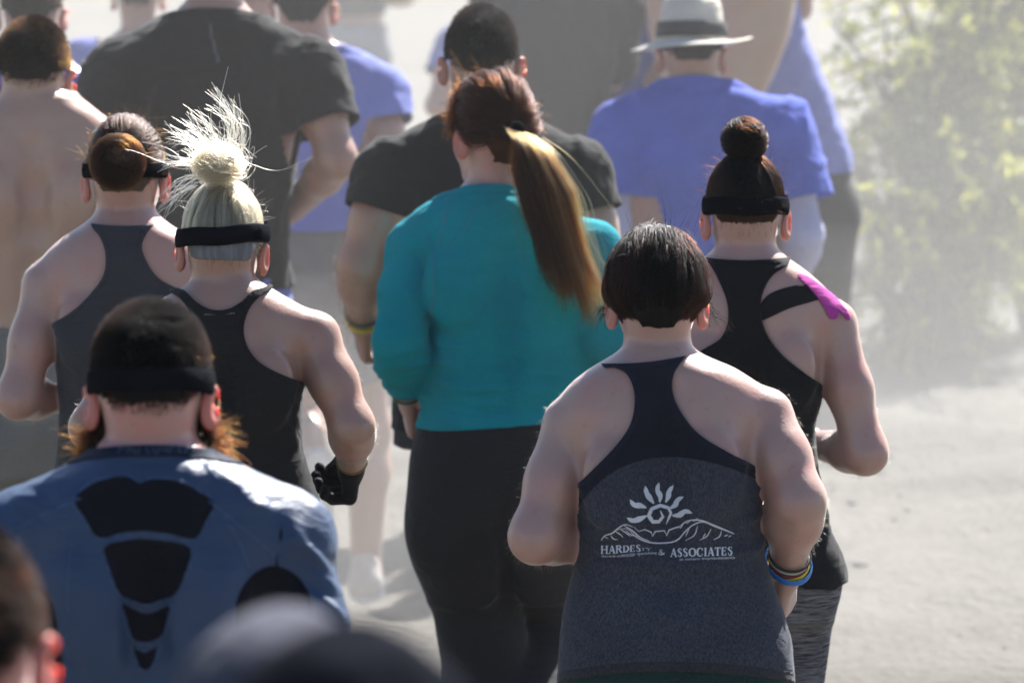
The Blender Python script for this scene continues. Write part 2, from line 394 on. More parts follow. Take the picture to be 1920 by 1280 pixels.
# ---------------------------------------------------------------- people
def rotz(a): c, s = math.cos(a), math.sin(a); return np.array(((c, -s, 0), (s, c, 0), (0, 0, 1.0)))
def rotx(a): c, s = math.cos(a), math.sin(a); return np.array(((1.0, 0, 0), (0, c, -s), (0, s, c)))
def roty(a): c, s = math.cos(a), math.sin(a); return np.array(((c, 0, s), (0, 1.0, 0), (-s, 0, c)))
def hand_prims(W, d, inward, s=1.0, curl=(55, 120, 175), tag='hand'):
    d = nrm(d); n = np.asarray(inward, float); n = nrm(n-d*(n @ d)); sv = nrm(np.cross(d, n))
    if sv @ np.array((0, 0.35, 1.0)) < 0: sv = -sv
    out = []; K = []
    for j, o in enumerate((0.030, 0.010, -0.010, -0.029)):
        k = W+s*(d*(0.088-0.004*abs(j-1))+sv*o-n*0.004); K.append(k)
        out.append(cone(W+s*(d*0.012+sv*o*0.55), k, 0.0125*s, 0.0118*s, 0.016*s, tag))
        p = k; lens = [(0.040, 0.026, 0.020), (0.044, 0.029, 0.021), (0.041, 0.027, 0.020), (0.033, 0.021, 0.018)][j]
        for q in range(3):
            a = math.radians(curl[q]+4*j); e = p+s*lens[q]*(d*math.cos(a)+n*math.sin(a))
            out.append(cone(p, e, (0.0098-0.0008*q)*s, (0.0092-0.0008*q)*s, 0.003*s, tag)); p = e
    t0 = W+s*(d*0.024+sv*0.020+n*0.006); t1 = t0+s*(d*0.034+sv*0.020+n*0.014); t2 = t1+s*(d*0.030+n*0.016-sv*0.004); t3 = t2+s*(d*0.014+n*0.018-sv*0.014)
    out += [cone(t0, t1, 0.0135*s, 0.0112*s, 0.014*s, tag), cone(t1, t2, 0.0108*s, 0.0096*s, 0.004*s, tag), cone(t2, t3, 0.0096*s, 0.0078*s, 0.004*s, tag)]
    out.append(cone(W-d*0.02*s, W+d*0.02*s, 0.024*s, 0.021*s, 0.02*s, tag))
    return out
STD = [(0.80, 0.150, 0.105, 0.0), (0.88, 0.168, 0.122, -0.012), (0.95, 0.165, 0.118, -0.012), (1.05, 0.146, 0.102, 0.0), (1.15, 0.152, 0.106, 0.004), (1.27, 0.168, 0.118, 0.004),
       (1.36, 0.172, 0.112, 0.0), (1.42, 0.155, 0.092, -0.006), (1.455, 0.112, 0.072, -0.012), (1.49, 0.068, 0.060, -0.012)]
class Person:
    def __init__(s, label, cx, Y, male=True, cell=0.008, skin_col=None, group='runners seen from behind on the dusty road'):
        s.Y = Y; s.cell = cell; s.male = male
        s.o = np.array((px2w(cx, 500, Y)[0], Y, 0.0)); s.skin_col = (skin_col or ((0.42, 0.25, 0.18),))[0]; s.root = thing('person', label, 'person', tuple(s.o), group)
        s.skin = skin(*skin_col) if skin_col else skin(); s.prims = []; s.hands = []; s.extra = []
        s.sc = F_PX/Y
    def P(s, u, v, dy=0.0): return px2w(u, v, s.Y+dy)-s.o
    def px(s, V): return w2px(np.asarray(V)+s.o)
    def torso(s, rows=None, px=None, H=1.75, wide=1.0, thick=1.0, n=2.35):
        f = H/1.75; R = []
        if px:
            for v, ul, ur, b, cyy in px:
                a = s.P(ul, v, cyy); c = s.P(ur, v, cyy); R.append((a[2], (a[0]+c[0])/2, cyy, (c[0]-a[0])/2, b))
            zmin = min(r[0] for r in R)
            cx = [r for r in R if r[0] == zmin][0][1]
            for z, a, b, c in STD:
                if z*f < zmin-0.05: R.append((z*f, cx, c, a*f*wide, b*f*thick))
        else:
            R = [(z*f, 0.0, c, a*f*wide, b*f*thick) for z, a, b, c in (rows or STD)]
        s.loft = Loft(R, n); s.prims.append(s.loft.prim(0.03, 'torso')); s.ztop = s.loft.zt[-1]; s.H = H
    def back(s, z):
        cx, cyy, a, b = s.loft.at(z); return cx, cyy-b
    def shoulders(s, L, R, r=0.052, rn=0.05, k=0.055, zn=None):
        rn = min(rn, 0.050 if s.male else 0.036); k = k if s.male else 0.045
        z = zn if zn is not None else s.ztop-0.03
        cx, cyy, a, b = s.loft.at(z); s.sh = (np.array(L), np.array(R))
        for S in s.sh:
            sx = math.copysign(1, S[0]-cx)
            s.prims.append(cone((cx+sx*a*0.45, cyy, z-0.02), S, rn, r, k, 'torso'))
            zb = S[2]-0.085; bx, by = s.back(zb)
            s.prims.append(ell((cx+sx*0.082, by+0.012, zb-0.005), (0.048, 0.022, 0.070), 0.035, 'torso', roty(sx*0.3)))
    def spine(s, z0, z1, r=0.012, depth=0.006, k=0.045):
        p = [np.array((s.back(z)[0], s.back(z)[1]-r+depth, z)) for z in np.linspace(z0, z1, 5)]
        for a, b in zip(p[:-1], p[1:]): s.prims.append(cone(a, b, r, r, k, 'torso', True))
    def arm(s, side, E, W, rs=0.052, re=0.041, rw=0.029, S=None, hand=True, hs=1.0, inward=None, curl=(55, 120, 175), k=0.018, delt=1.0, hd=None):
        sgn = -1 if side == 'L' else 1
        S = np.array(s.sh[0 if side == 'L' else 1] if S is None else S); E = np.array(E); W = np.array(W); tag = 'arm'+side
        delt = delt*(1.0 if s.male else 0.86)
        if s.male: s.prims.append(ell(S+np.array((-sgn*0.002, 0, -0.030)), (rs*0.98*delt, rs*1.08*delt, rs*1.35), 0.06, 'delt'+side))
        M = S+(E-S)*0.5; mk = 1.01 if s.male else 0.985
        s.prims += [cone(S, M, rs*(0.95 if s.male else 1.0), (rs+re)/2*mk, k, tag), cone(M, E, (rs+re)/2*mk, re, 0.03, tag)]
        s.prims.append(ell(E+np.array((0, -re*0.55, -re*0.25)), (re*0.42, re*0.5, re*0.5), 0.016, tag))
        F = E+(W-E)*0.30
        s.prims += [cone(E, F, re*0.97, re*0.97, 0.03, tag), cone(F, W, re*0.97, rw, 0.03, tag)]
        if not hasattr(s, 'arms'): s.arms = {}
        s.arms[side] = (S, E, W, rs, re, rw)
        if hand:
            inward = (-sgn, 0.1, 0) if inward is None else inward
            hp = hand_prims(W, (W-E) if hd is None else hd, inward, hs, curl); s.hands.append(hp)
    def head(s, C, hs=1.0, yaw=0.0, pitch=0.0, roll=0.0, neck=None, nz=None, ears=True, earout=42, ny=-0.02):
        C = np.array(C); s.HC, s.hs = C, hs; s.HR = rotz(yaw) @ rotx(pitch) @ roty(roll)
        h = lambda x, y, z: C+s.HR @ (hs*np.array((x, y, z)))
        s.h = h; R = s.HR
        e = lambda c, r, k=0.03, rot=None, sub=False: s.prims.append(ell(h(*c), np.array(r)*hs, k*hs, 'head', R if rot is None else R @ rot, sub))
        s.rs = np.array((0.075, 0.096, 0.103)) if s.male else np.array((0.0725, 0.093, 0.102))
        e((0, 0, 0), s.rs*0.955, 0.02)
        e((0, -0.035, -0.022), (0.052, 0.053, 0.054), 0.025)
        e((0, 0.034, -0.070), (0.055, 0.060, 0.064), 0.03)
        e((0, 0.068, -0.108), (0.030, 0.026, 0.022), 0.04)
        for sx in (-1, 1):
            e((sx*0.040, 0.058, -0.048), (0.022, 0.022, 0.02), 0.03)
            e((sx*0.032, 0.092, -0.006), (0.017, 0.012, 0.012), 0.012, None, True)
            e((sx*0.030, 0.088, 0.016), (0.022, 0.012, 0.007), 0.015)
            e((sx*0.016, 0.100, -0.082), (0.014, 0.009, 0.006), 0.008)
            e((sx*0.010, 0.100, -0.042), (0.009, 0.010, 0.008), 0.01)
        s.prims.append(cone(h(0, 0.090, 0.0), h(0, 0.112, -0.038), 0.007*hs, 0.0105*hs, 0.014, 'head'))
        nr = neck or (0.062 if s.male else 0.052)
        cx, cyy, a, b = s.loft.at(s.ztop-0.02); base = np.array((cx, cyy+0.005 if ny is None else cyy+0.01, s.ztop-0.05))
        s.prims.append(cone(h(0, -0.022, -0.062), base, nr*0.93, nr*1.0, 0.026, 'neck'))
        s.nbase = base
        if ears:
            for sx in (-1, 1):
                a = math.radians(earout if s.male else min(earout, 32)); Rz = rotz(-sx*a)
                c = (sx*(s.rs[0]+0.010), -0.010, -0.036)
                pr = [ell(h(*c), np.array((0.0060, 0.0205, 0.0335))*hs, 0.004, '', R @ Rz @ rotx(-0.2)),
                      ell(h(c[0]-sx*0.004, c[1]+0.008, c[2]-0.014), np.array((0.009, 0.012, 0.017))*hs, 0.008, '', R),
                      ell(h(c[0]+sx*0.009, c[1]+0.004, c[2]+0.003), np.array((0.0065, 0.0105, 0.020))*hs, 0.006, '', R @ Rz @ rotx(-0.2), True)]
                s.extra.append(pr)
    def legs(s, L=None, R=None, rh=0.086, rk=0.056, ra=0.040):
        f = s.H/1.75; lx = s.loft.at(0.85*f)[0]
        L = L or [(-0.088*f, 0, 0.86*f), (-0.085*f, 0.05, 0.48*f), (-0.08*f, -0.02, 0.095)]
        R = R or [(0.088*f, 0, 0.86*f), (0.09*f, 0.12, 0.50*f), (0.085*f, -0.20, 0.30*f)]
        s.leg = {}
        for side, J in (('L', L), ('R', R)):
            J = [np.array(j, float)+np.array((lx, 0, 0)) for j in J] if abs(J[0][0]) < 0.2 else [np.array(j, float) for j in J]
            s.leg[side] = J; m = J[1]+(J[2]-J[1])*0.3+np.array((0, -0.012, 0))
            s.prims += [cone(J[0], J[1], rh, rk, 0.03, 'leg'), cone(J[1], m, rk*0.98, rk*1.02, 0.03, 'leg'), cone(m, J[2], rk*1.02, ra, 0.03, 'leg')]
            s.prims.append(ell(J[0]+np.array((0, -0.045, 0.0)), (rh*0.95, rh*0.9, rh*1.1), 0.04, 'legtop'))
            low = J[2]; sh = low-J[1]; ang = math.atan2(-sh[1], -sh[2])
            s.foot = getattr(s, 'foot', {}); s.foot[side] = (low, max(0.0, min(ang, 1.2)) if low[2] > 0.15 else 0.0)
            a = s.foot[side][1]; fw = rotx(-a) @ np.array((0, 1, 0)); dn = rotx(-a) @ np.array((0, 0, -1.0))
            s.prims.append(cone(low+dn*0.03, low+fw*0.11+dn*0.05, 0.035, 0.026, 0.04, 'foot'))
    def body(s, cell=None):
        c = cell or s.cell
        V, Q = extract(s.prims, c, 0.0, 2 if s.male else 5); Vs, Qs = [V], [Q]; n = len(V)
        fine = 0.0034 if s.Y < 13 else 0.005
        for pr in s.hands+s.extra:
            v, q = extract(pr, fine, 0.0, 1); Vs.append(v); Qs.append(q+n); n += len(v)
        V = V+vnormals(V, Q)*(0.0005*fbm(V*np.array((26, 26, 20)), 3, 41)+0.0007*vnoise(V*11, 5))[:, None]; Vs[0] = V
        s.bV, s.bQ = V, Q
        nq = [len(q) for q in Qs]; ne = sum(nq[len(nq)-len(s.extra):]) if s.extra else 0
        s.bodyobj = add_mesh('body', np.concatenate(Vs), np.concatenate(Qs), s.skin, s.root)
        s.bodyobj.data.materials.append(ear_skin(s.skin_col)); mi = np.zeros(len(s.bodyobj.data.polygons), np.int32)
        if ne and len(mi) == sum(nq): mi[-ne:] = 1
        s.bodyobj.data.polygons.foreach_set('material_index', mi)
        for sx in (-1, 1):
            v, q = extract([ell(s.h(sx*0.032, 0.084, -0.006), (0.0115*s.hs,)*3, 0.001)], 0.003, 0, 1)
            add_mesh('eye', v, q, plain('eye_white', (0.7, 0.68, 0.64), 0.2, 0.5), s.root)
    def pick(s, tags): return [p for p in s.prims if any(p.tag.startswith(t) for t in tags)]
    def raw(s, prims, offset=0.005, disp=None, cell=None, smooth=2, zlo=None):
        V, Q = extract(prims, cell or s.cell, offset, smooth, zlo); T = tri(Q)
        if disp is not None:
            V = V+vnormals(V, T)*disp(V)[:, None]
        return V, T
    def cut(s, raw, f, name, m, lift=0.0, th=0.0022, parent=None):
        V, T = raw
        if lift: V = V+vnormals(V, T)*lift
        if f is not None: V, T = clip(V, T, f)
        if len(T) == 0: return None
        V, T = thicken(V, T, th); return add_mesh(name, V, T, m, parent or s.root)
    def sleeve(s, side, frac, grow=0.012, flare=0.012):
        S, E, W, rs, re, rw = s.arms[side]
        e = S+(E-S)*frac; r1 = rs+(re-rs)*frac
        s.slv = getattr(s, 'slv', {}); L = np.linalg.norm(E-S)
        s.slv[side] = (S, nrm(E-S), L*frac, r1+grow+flare)
        e2 = S+nrm(E-S)*(L*frac+0.03)
        sg = -1 if side == 'L' else 1
        return [ell(S+np.array((sg*0.004, 0, -0.028)), (rs*1.10+grow, rs*1.18+grow, rs*1.45), 0.035, 'sl'), cone(S, e2, rs+grow*0.8, r1+grow+flare, 0.03, 'sl')]
    def sleeve_mask(s, V):
        f = np.full(len(V), 1.0)
        for S, d, L, r in getattr(s, 'slv', {}).values():
            q = V-S; t = q @ d; rad = np.linalg.norm(q-t[:, None]*d, axis=1)
            z = (rad < r*1.5) & (t > L-0.012)
            f = np.where(z, np.minimum(f, L-t), f)
        return f
    def neck_mask(s, V, z, slope=-0.35, rad=0.13):
        cx, cyy, a, b = s.loft.at(s.ztop-0.02); q = V-np.array((cx, cyy, 0)); r = np.hypot(q[:, 0], q[:, 1])
        f = z+slope*q[:, 1]-V[:, 2]
        return np.where(r < rad, f, np.maximum(f, (r-rad)))
    def shoes(s, m, sole):
        for side in ('L', 'R'):
            low, a = s.foot[side]
            o = link('shoe', SHOE[m.name] if m.name in SHOE else shoe_data(m, sole), None, s.root)
            o.location = tuple(low); o.rotation_euler = (-a, 0, 0.06 if side == 'L' else -0.06)
    def fuzz(s, n, length=0.006, r=0.00009, sel=None, m=None):
        V, Q = s.bV, s.bQ; Nn = vnormals(V, Q)
        da = np.full(len(V), 9.0)
        for S, E, W, rs, re, rw in s.arms.values():
            for a, b in ((S, E), (E, W)):
                ba = b-a; q = V-a; hh = np.clip((q @ ba)/(ba @ ba), 0, 1); da = np.minimum(da, np.linalg.norm(q-hh[:, None]*ba, axis=1)-rs*1.25)
        ok = np.where(sel(V, Nn) & (Nn[:, 1] > -0.45) & (da < 0))[0]
        if not len(ok): return
        length *= 1.0; r *= 1.15; i = RNG.choice(ok, n); j = RNG.choice(ok, n)
        p = V[i]+RNG.normal(0, s.cell*0.5, (n, 3)); d = Nn[i]*0.8+RNG.normal(0, 0.25, (n, 3))+np.array((0, -0.1, -0.4))
        L = length*RNG.uniform(0.5, 1.3, n)[:, None]
        K = np.stack([p-Nn[i]*0.002, p+d*L*0.5, p+d*L+np.array((0, 0, -0.25))*L], 1)
        strands('body_hair', K, r, r*0.5, m or hairmat('body_hair', 0.25, 0.4), s.root)
SHOE = {}
def shoe_data(m, sole):
    up = [cone((0, -0.045, -0.045), (0, 0.13, -0.058), 0.043, 0.034, 0.03), cone((0, -0.03, -0.03), (0, -0.012, 0.022), 0.044, 0.042, 0.03), ell((0, 0.05, -0.062), (0.046, 0.14, 0.028), 0.02), cone((0, 0.0, 0.0), (0, 0.0, 0.05), 0.034, 0.036, 0.02, '', True)]
    V, Q = extract(up, 0.007, 0, 2); sV, sQ = extract([ell((0, 0.045, -0.082), (0.049, 0.148, 0.016), 0.01)], 0.007, 0, 1)
    me = mesh_data('shoe', np.concatenate([V, sV]), np.concatenate([Q, sQ+len(V)])); me.materials.append(m); me.materials.append(sole)
    mi = np.zeros(len(me.polygons), np.int32); mi[len(Q):] = 1; me.polygons.foreach_set('material_index', mi)
    SHOE[m.name] = me; return me

# ---- hair -----------------------------------------------------------------
def sphere_dirs(n):
    v = RNG.normal(0, 1, (n, 3)); return v/np.linalg.norm(v, axis=1)[:, None]
def hair_zone(u, nape=-0.52, brow=0.42, side=-0.28):
    """directions on the skull that carry hair (x right, y face, z up)"""
    y, z = u[:, 1], u[:, 2]
    line = np.where(y < -0.35, nape, np.where(y < 0.25, nape+(side-nape)*np.clip((y+0.35)/0.35, 0, 1), side+(brow-side)*np.clip((y-0.25)/0.5, 0, 1)))
    xl = 0.88-0.42*np.clip((-0.08-z)/0.5, 0, 1)
    line = np.where((np.abs(u[:, 0]) > 0.55) & (y > -0.3) & (y < 0.25), np.maximum(line, side), line)
    return np.minimum(z-line, np.where((z < -0.08) & (y < 0.3), xl-np.abs(u[:, 0]), 1.0))
def slerp(a, b, t):
    w = np.arccos(np.clip((a*b).sum(-1), -0.9999, 0.9999))[..., None]; s = np.sin(w)
    return np.sin((1-t)*w)/s*a+np.sin(t*w)/s*b
class Hair:
    def __init__(h, p, m, scalp, lift=0.006, inset=0.05, **zone):
        h.p, h.m, h.zone, h.lift = p, m, zone, lift
        rs = p.rs*p.hs+lift*0.45
        # the mass of hair lying on the head
        prims = [ell(p.HC, rs, 0.02, '', p.HR)]
        if zone.get('nape', -0.52) < -0.3: prims.append(ell(p.h(0, -0.035, -0.022), (np.array((0.057, 0.057, 0.057))*p.hs+lift*0.4), 0.03, '', p.HR))
        V, T = p.raw(prims, 0.0, None, 0.006 if p.Y < 13 else 0.009)
        V = V+vnormals(V, T)*(0.0025*fbm(V*np.array((60, 60, 25)), 3, 3))[:, None]
        ql = (V-p.HC) @ p.HR; tz = np.clip((-ql[:, 2]/(p.hs*p.rs[2])-0.15)/0.5, 0, 1); ql[:, 0] *= 1-0.10*tz; V = p.HC+ql @ p.HR.T
        q = (V-p.HC) @ p.HR/(p.hs*p.rs); q /= np.linalg.norm(q, axis=1)[:, None]
        f = hair_zone(q, **zone)+0.012*vnoise(V*150, 8)+0.008*vnoise(V*60, 9)-inset
        V, T = clip(V, T, f); V, T = thicken(V, T, 0.004)
        h.obj = add_mesh('hair', V, T, scalp, p.root)
    def roots(h, n):
        u = sphere_dirs(int(n*2.6)); f = hair_zone(u, **h.zone); return u[f > 0.0][:n]
    def pt(h, u, lift):
        lf = lift*np.clip(1+(u[:, 2:3]+0.05)/0.6, 0.3, 1)
        q = u*(h.p.rs*h.p.hs+lf); q[:, 0] *= 1-0.14*np.clip((-u[:, 2]-0.15)/0.5, 0, 1)
        return h.p.HC+q @ h.p.HR.T
    def clumps(h, u, m):
        """which lock each root belongs to, and how far that lock stands off the head"""
        c = sphere_dirs(m); i = np.argmax(u @ c.T, 1); return c[i], RNG.uniform(0, 1, m)[i], RNG.normal(0, 1, (m, 3))[i]
    def add(h, P, r0=0.00045, r1=0.0002): return strands('hair_strands', P, r0, r1, h.m, h.obj)
    def short(h, n, L=0.012, out=0.6, down=0.5, messy=0.3, r=0.0004, K=4, crown=(0, -0.5, 0.86), lift=0.0):
        u = h.roots(n); c = nrm(crown); p0 = h.pt(u, h.lift*0.4+lift); nn = (u/h.p.rs); nn /= np.linalg.norm(nn, axis=1)[:, None]
        fl = u*(u @ c)[:, None]-c; fl /= np.maximum(np.linalg.norm(fl, axis=1), 0.2)[:, None]
        cc, cl, cj = h.clumps(u, 420); d = (nn*out+fl*down) @ h.p.HR.T+RNG.normal(0, messy*0.6, u.shape)+cj*messy*0.7; d /= np.linalg.norm(d, axis=1)[:, None]
        Ls = (L(u) if callable(L) else L)*RNG.uniform(0.6, 1.15, len(u))
        t = np.linspace(0, 1, K)[None, :, None]
        g = (fl @ h.p.HR.T)*0.35*down+np.array((0, 0, -0.2*down))
        return h.add(p0[:, None]+Ls[:, None, None]*(d[:, None]*t+g[:, None]*t*t), r, r*0.4)
    def flow(h, n, crown, travel, r=0.00045, K=9, lift=(0.004, 0.016), messy=0.04, zmin=None, wisp=0.0, locks=240, pull=0.6, step=0.006):
        """strands that run away from the crown over the head"""
        u = h.roots(n); c = nrm(crown); N_ = len(u); out = []; cc, cl, cj = h.clumps(u, locks)
        ax = np.cross(np.broadcast_to(c, u.shape)+RNG.normal(0, 0.05, u.shape), u); ax /= np.maximum(np.linalg.norm(ax, axis=1), 1e-6)[:, None]
        tv = (travel(u) if callable(travel) else travel)*RNG.uniform(0.75, 1.1, N_); lf = RNG.uniform(lift[0], lift[1], N_); ph = RNG.normal(0, messy*0.5, (N_, 3))+cj*messy; lf = lf+cl*step; q0 = u; tv = tv*(0.8+0.4*cl)
        for i in range(K):
            t = i/(K-1); a = (tv*t)[:, None]
            w_ = pull*t; uu = u*(1-w_)+cc*w_; uu /= np.linalg.norm(uu, axis=1)[:, None]
            q = uu*np.cos(a)+np.cross(ax, uu)*np.sin(a)+ph*t; q /= np.linalg.norm(q, axis=1)[:, None]
            out.append(h.pt(q, (0.002+lf*math.sin(min(1, t*1.6)*math.pi/2)+wisp*t*t*RNG.uniform(0, 1, N_))[:, None]))
        P = np.stack(out, 1)
        return h.add(P, r, r*0.45)
    def gather(h, n, T, r=0.00045, K=10, lift=0.006, spread=0.1, end=None, messy=0.0015, locks=170, pull=0.75, step=0.004):
        """strands combed over the head to the tie at direction T"""
        u = h.roots(n); T = nrm(T); cc, cl, cj = h.clumps(u, locks); tt = T+cj*spread*0.8+RNG.normal(0, spread*0.4, u.shape); tt /= np.linalg.norm(tt, axis=1)[:, None]
        lf = RNG.uniform(0.0, lift, len(u)); P = []
        jit = RNG.normal(0, messy, (len(u), 3))
        for i in range(K):
            t = i/(K-1); w_ = pull*min(1, t*2.2); q = u*(1-w_)+cc*w_; q /= np.linalg.norm(q, axis=1)[:, None]
            P.append(h.pt(slerp(q, tt, t*0.97), (h.lift*0.7+(lf*0.5+cl*step)*(0.3+math.sin(t*math.pi)))[:, None])+jit*math.sin(t*math.pi))
        return h.add(np.stack(P, 1), r, r*0.8)
    def bun(h, C, R, n=500, r=0.00045, scalp=None, axis=(0, 0, 1), squash=0.85, loose=0.15, name='bun', under=0.9):
        C = np.array(C); axis = nrm(axis)
        A = nrm(np.cross(axis, (0.3, 1, 0.2))); B = np.cross(axis, A); M = np.stack([A, B, axis], 1)
        rr = np.array((R, R, R*squash))*under
        V, Q = extract([ell(C, rr, 0.01, '', M)], 0.005, 0, 1); V = V+vnormals(V, Q)*(R*0.13*fbm((V-C)/R*2.2, 3, 21))[:, None]
        o = add_mesh(name, V, Q, scalp, h.obj)
        out = []
        K = 14
        for i in range(n):
            tl = RNG.normal(0, 0.45, 2); ax = nrm(axis+A*tl[0]+B*tl[1]); a = nrm(np.cross(ax, sphere_dirs(1)[0])); b = np.cross(ax, a)
            off = RNG.uniform(-0.75, 0.75); rad = math.sqrt(1-off*off); ph = RNG.uniform(0, 6.28); th = np.linspace(ph, ph+RNG.uniform(1.6, 4.6), K)
            q = (rad*(np.cos(th)[:, None]*a+np.sin(th)[:, None]*b)+off*ax)
            loc = q @ M; k = R*np.array((1, 1, squash))*(1+RNG.normal(0, 0.05)+loose*np.abs(RNG.normal(0, 0.25))*np.linspace(0, 1, K)**2)[:, None]
            out.append(C+(loc*k) @ M.T)
        P = np.array(out); strands('hair_strands', P, r, r*0.5, h.m, o)
        return o
    def halo(h, n, m, L=0.014, zmin=-0.1, r=0.00035, messy=0.3):
        """lighter outer strands off the head, a sunlit rim put into their colour"""
        u = h.roots(n*2); u = u[u[:, 2] > zmin][:n]; p0 = h.pt(u, h.lift*0.8); d = u @ h.p.HR.T+RNG.normal(0, messy, u.shape); d /= np.linalg.norm(d, axis=1)[:, None]
        t = np.linspace(0, 1, 4)[None, :, None]; Ls = L*RNG.uniform(0.5, 1.15, len(u))[:, None, None]
        k = h.m; h.m = m; o = h.add(p0[:, None]+Ls*(d[:, None]*t+np.array((0, 0, -0.2))*t*t), r, r*0.5); h.m = k; return o
    def flyaways(h, n, L=0.05, r=0.00025, zmin=0.1):
        u = h.roots(n*3); u = u[u[:, 2] > zmin][:n]; K = 8; p0 = h.pt(u, h.lift)
        d = (u @ h.p.HR.T)*0.9+RNG.normal(0, 0.5, u.shape); c = RNG.normal(0, 0.7, u.shape)
        t = np.linspace(0, 1, K)[None, :, None]; Ls = L*RNG.uniform(0.3, 1.2, len(u))[:, None, None]
        return h.add(p0[:, None]+Ls*(d[:, None]*t+c[:, None]*t*t*0.7), r, r*0.5)
def headband(p, z, width, lift=0.009, tilt=0.0, roll=0.0, m=None, th=0.004, name='headband', seg=72, ytilt=None):
    """a cloth band round the head, z in head lengths above the centre of the skull"""
    V = []; prof = [(-0.5, 0), (-0.4, 0.7), (0, 1), (0.4, 0.7), (0.5, 0), (0.0, -0.3)]
    for i in range(seg):
        a = 2*math.pi*i/seg; x, y = math.cos(a), math.sin(a)
        for w_, o in prof:
            zz = z+width*w_+tilt*y+roll*x+0.0015*math.sin(5*a)
            k = math.sqrt(max(0.05, 1-(zz/p.rs[2])**2)) if zz > 0 else 1-0.06*(zz/p.rs[2])**2
            V.append(p.h(0, 0, 0)+p.HR @ (p.hs*np.array((x*(p.rs[0]*k+lift+th*o), y*(p.rs[1]*k+lift+th*o), zz))))
    n = len(prof); F = [(i*n+j, ((i+1) % seg)*n+j, ((i+1) % seg)*n+(j+1) % n, i*n+(j+1) % n) for i in range(seg) for j in range(n)]
    return add_mesh(name, np.array(V), np.array(F), m, p.root)
def wristband(p, side, t, m, w=0.006, grow=0.003, name='wristband', tilt=0.0, hoff=0.0):
    S, E, W, rs, re, rw = p.arms[side]; d = nrm(W-E); c = E+(W-E)*t+np.array((0, 0, 0)); tt = max(0, (t-0.28)/0.72); r = re*1.04+(rw-re*1.04)*min(tt, 1)+grow
    a = nrm(np.cross(d, (1, 0.2, 0.1))); b = np.cross(d, a); th = np.linspace(0, 2*math.pi, 28, endpoint=False)
    ring = c+(r+hoff)*(np.cos(th)[:, None]*a+np.sin(th)[:, None]*b)+d*(tilt*np.cos(th+1))[:, None]
    V, F = tube(ring, 1.0, 8, True); k = np.repeat(ring, 8, 0); q = V-k
    al = (q @ d)[:, None]*d; V = k+al*w*0.6+(q-al)*0.0018
    return add_mesh(name, V, F, m, p.root)
def folds_px(p, V, spec):
    """soft folds in the cloth of the back, ends given as they were measured"""
    u, v = p.px(V); r = np.zeros(len(V)); w_ = np.clip((0.06-V[:, 1])/0.05, 0, 1)
    for a, b, wd, ht in spec:
        a = np.array(a, float); b = np.array(b, float); ba = b-a; h = np.clip(((u-a[0])*ba[0]+(v-a[1])*ba[1])/(ba @ ba), 0, 1)
        d = np.hypot(u-a[0]-h*ba[0], v-a[1]-h*ba[1]-4*np.sin(h*3.1)*1.0)/p.sc; r += ht*np.exp(-(d/wd)**2)*np.sin(np.pi*np.clip(h*0.86+0.07, 0, 1))
    return r*w_
def folds(V, spec):
    """sum of soft folds: (point a, point b, width, height)"""
    r = np.zeros(len(V))
    for a, b, wd, ht in spec:
        a = np.array(a); ba = np.array(b)-a; q = V-a; h = np.clip((q @ ba)/max(ba @ ba, 1e-9), 0, 1)
        d = np.linalg.norm(q-h[:, None]*ba, axis=1); r += ht*np.exp(-(d/wd)**2)*np.sin(np.pi*np.clip(h*0.9+0.05, 0, 1))
    return r
# ---------------------------------------------------------------- ground, air, shrubs
def dirt_mat():
    m, t, p, L = base_mat('dirt')
    tc = N(t, 'ShaderNodeTexCoord')
    n1 = N(t, 'ShaderNodeTexNoise', Scale=0.9, Detail=6.0, Roughness=0.62); n2 = N(t, 'ShaderNodeTexNoise', Scale=14.0, Detail=8.0, Roughness=0.7); n3 = N(t, 'ShaderNodeTexVoronoi', Scale=26.0)
    for n in (n1, n2, n3): L.new(tc.outputs['Object'], n.inputs['Vector'])
    cr = N(t, 'ShaderNodeValToRGB'); e = cr.color_ramp.elements
    e[0].position = 0.33; e[0].color = (0.138, 0.128, 0.112, 1); e[1].position = 0.68; e[1].color = (0.195, 0.184, 0.162, 1)
    L.new(n1.outputs['Fac'], cr.inputs[0])
    cr2 = N(t, 'ShaderNodeValToRGB'); e = cr2.color_ramp.elements
    e[0].position = 0.35; e[0].color = (0.7, 0.68, 0.66, 1); e[1].position = 0.7; e[1].color = (1.1, 1.1, 1.08, 1); L.new(n2.outputs['Fac'], cr2.inputs[0])
    mx = N(t, 'ShaderNodeMix', data_type='RGBA', blend_type='MULTIPLY'); mx.inputs[0].default_value = 1.0
    L.new(cr.outputs[0], mx.inputs[6]); L.new(cr2.outputs[0], mx.inputs[7]); L.new(mx.outputs[2], p.inputs['Base Color'])
    p.inputs['Roughness'].default_value = 0.95; p.inputs['Specular IOR Level'].default_value = 0.15
    b = N(t, 'ShaderNodeBump', Strength=0.65, Distance=0.055); L.new(n2.outputs['Fac'], b.inputs['Height'])
    b2 = N(t, 'ShaderNodeBump', Strength=0.5, Distance=0.02); L.new(n3.outputs['Distance'], b2.inputs['Height']); L.new(b.outputs[0], b2.inputs['Normal']); L.new(b2.outputs[0], p.inputs['Normal'])
    return m
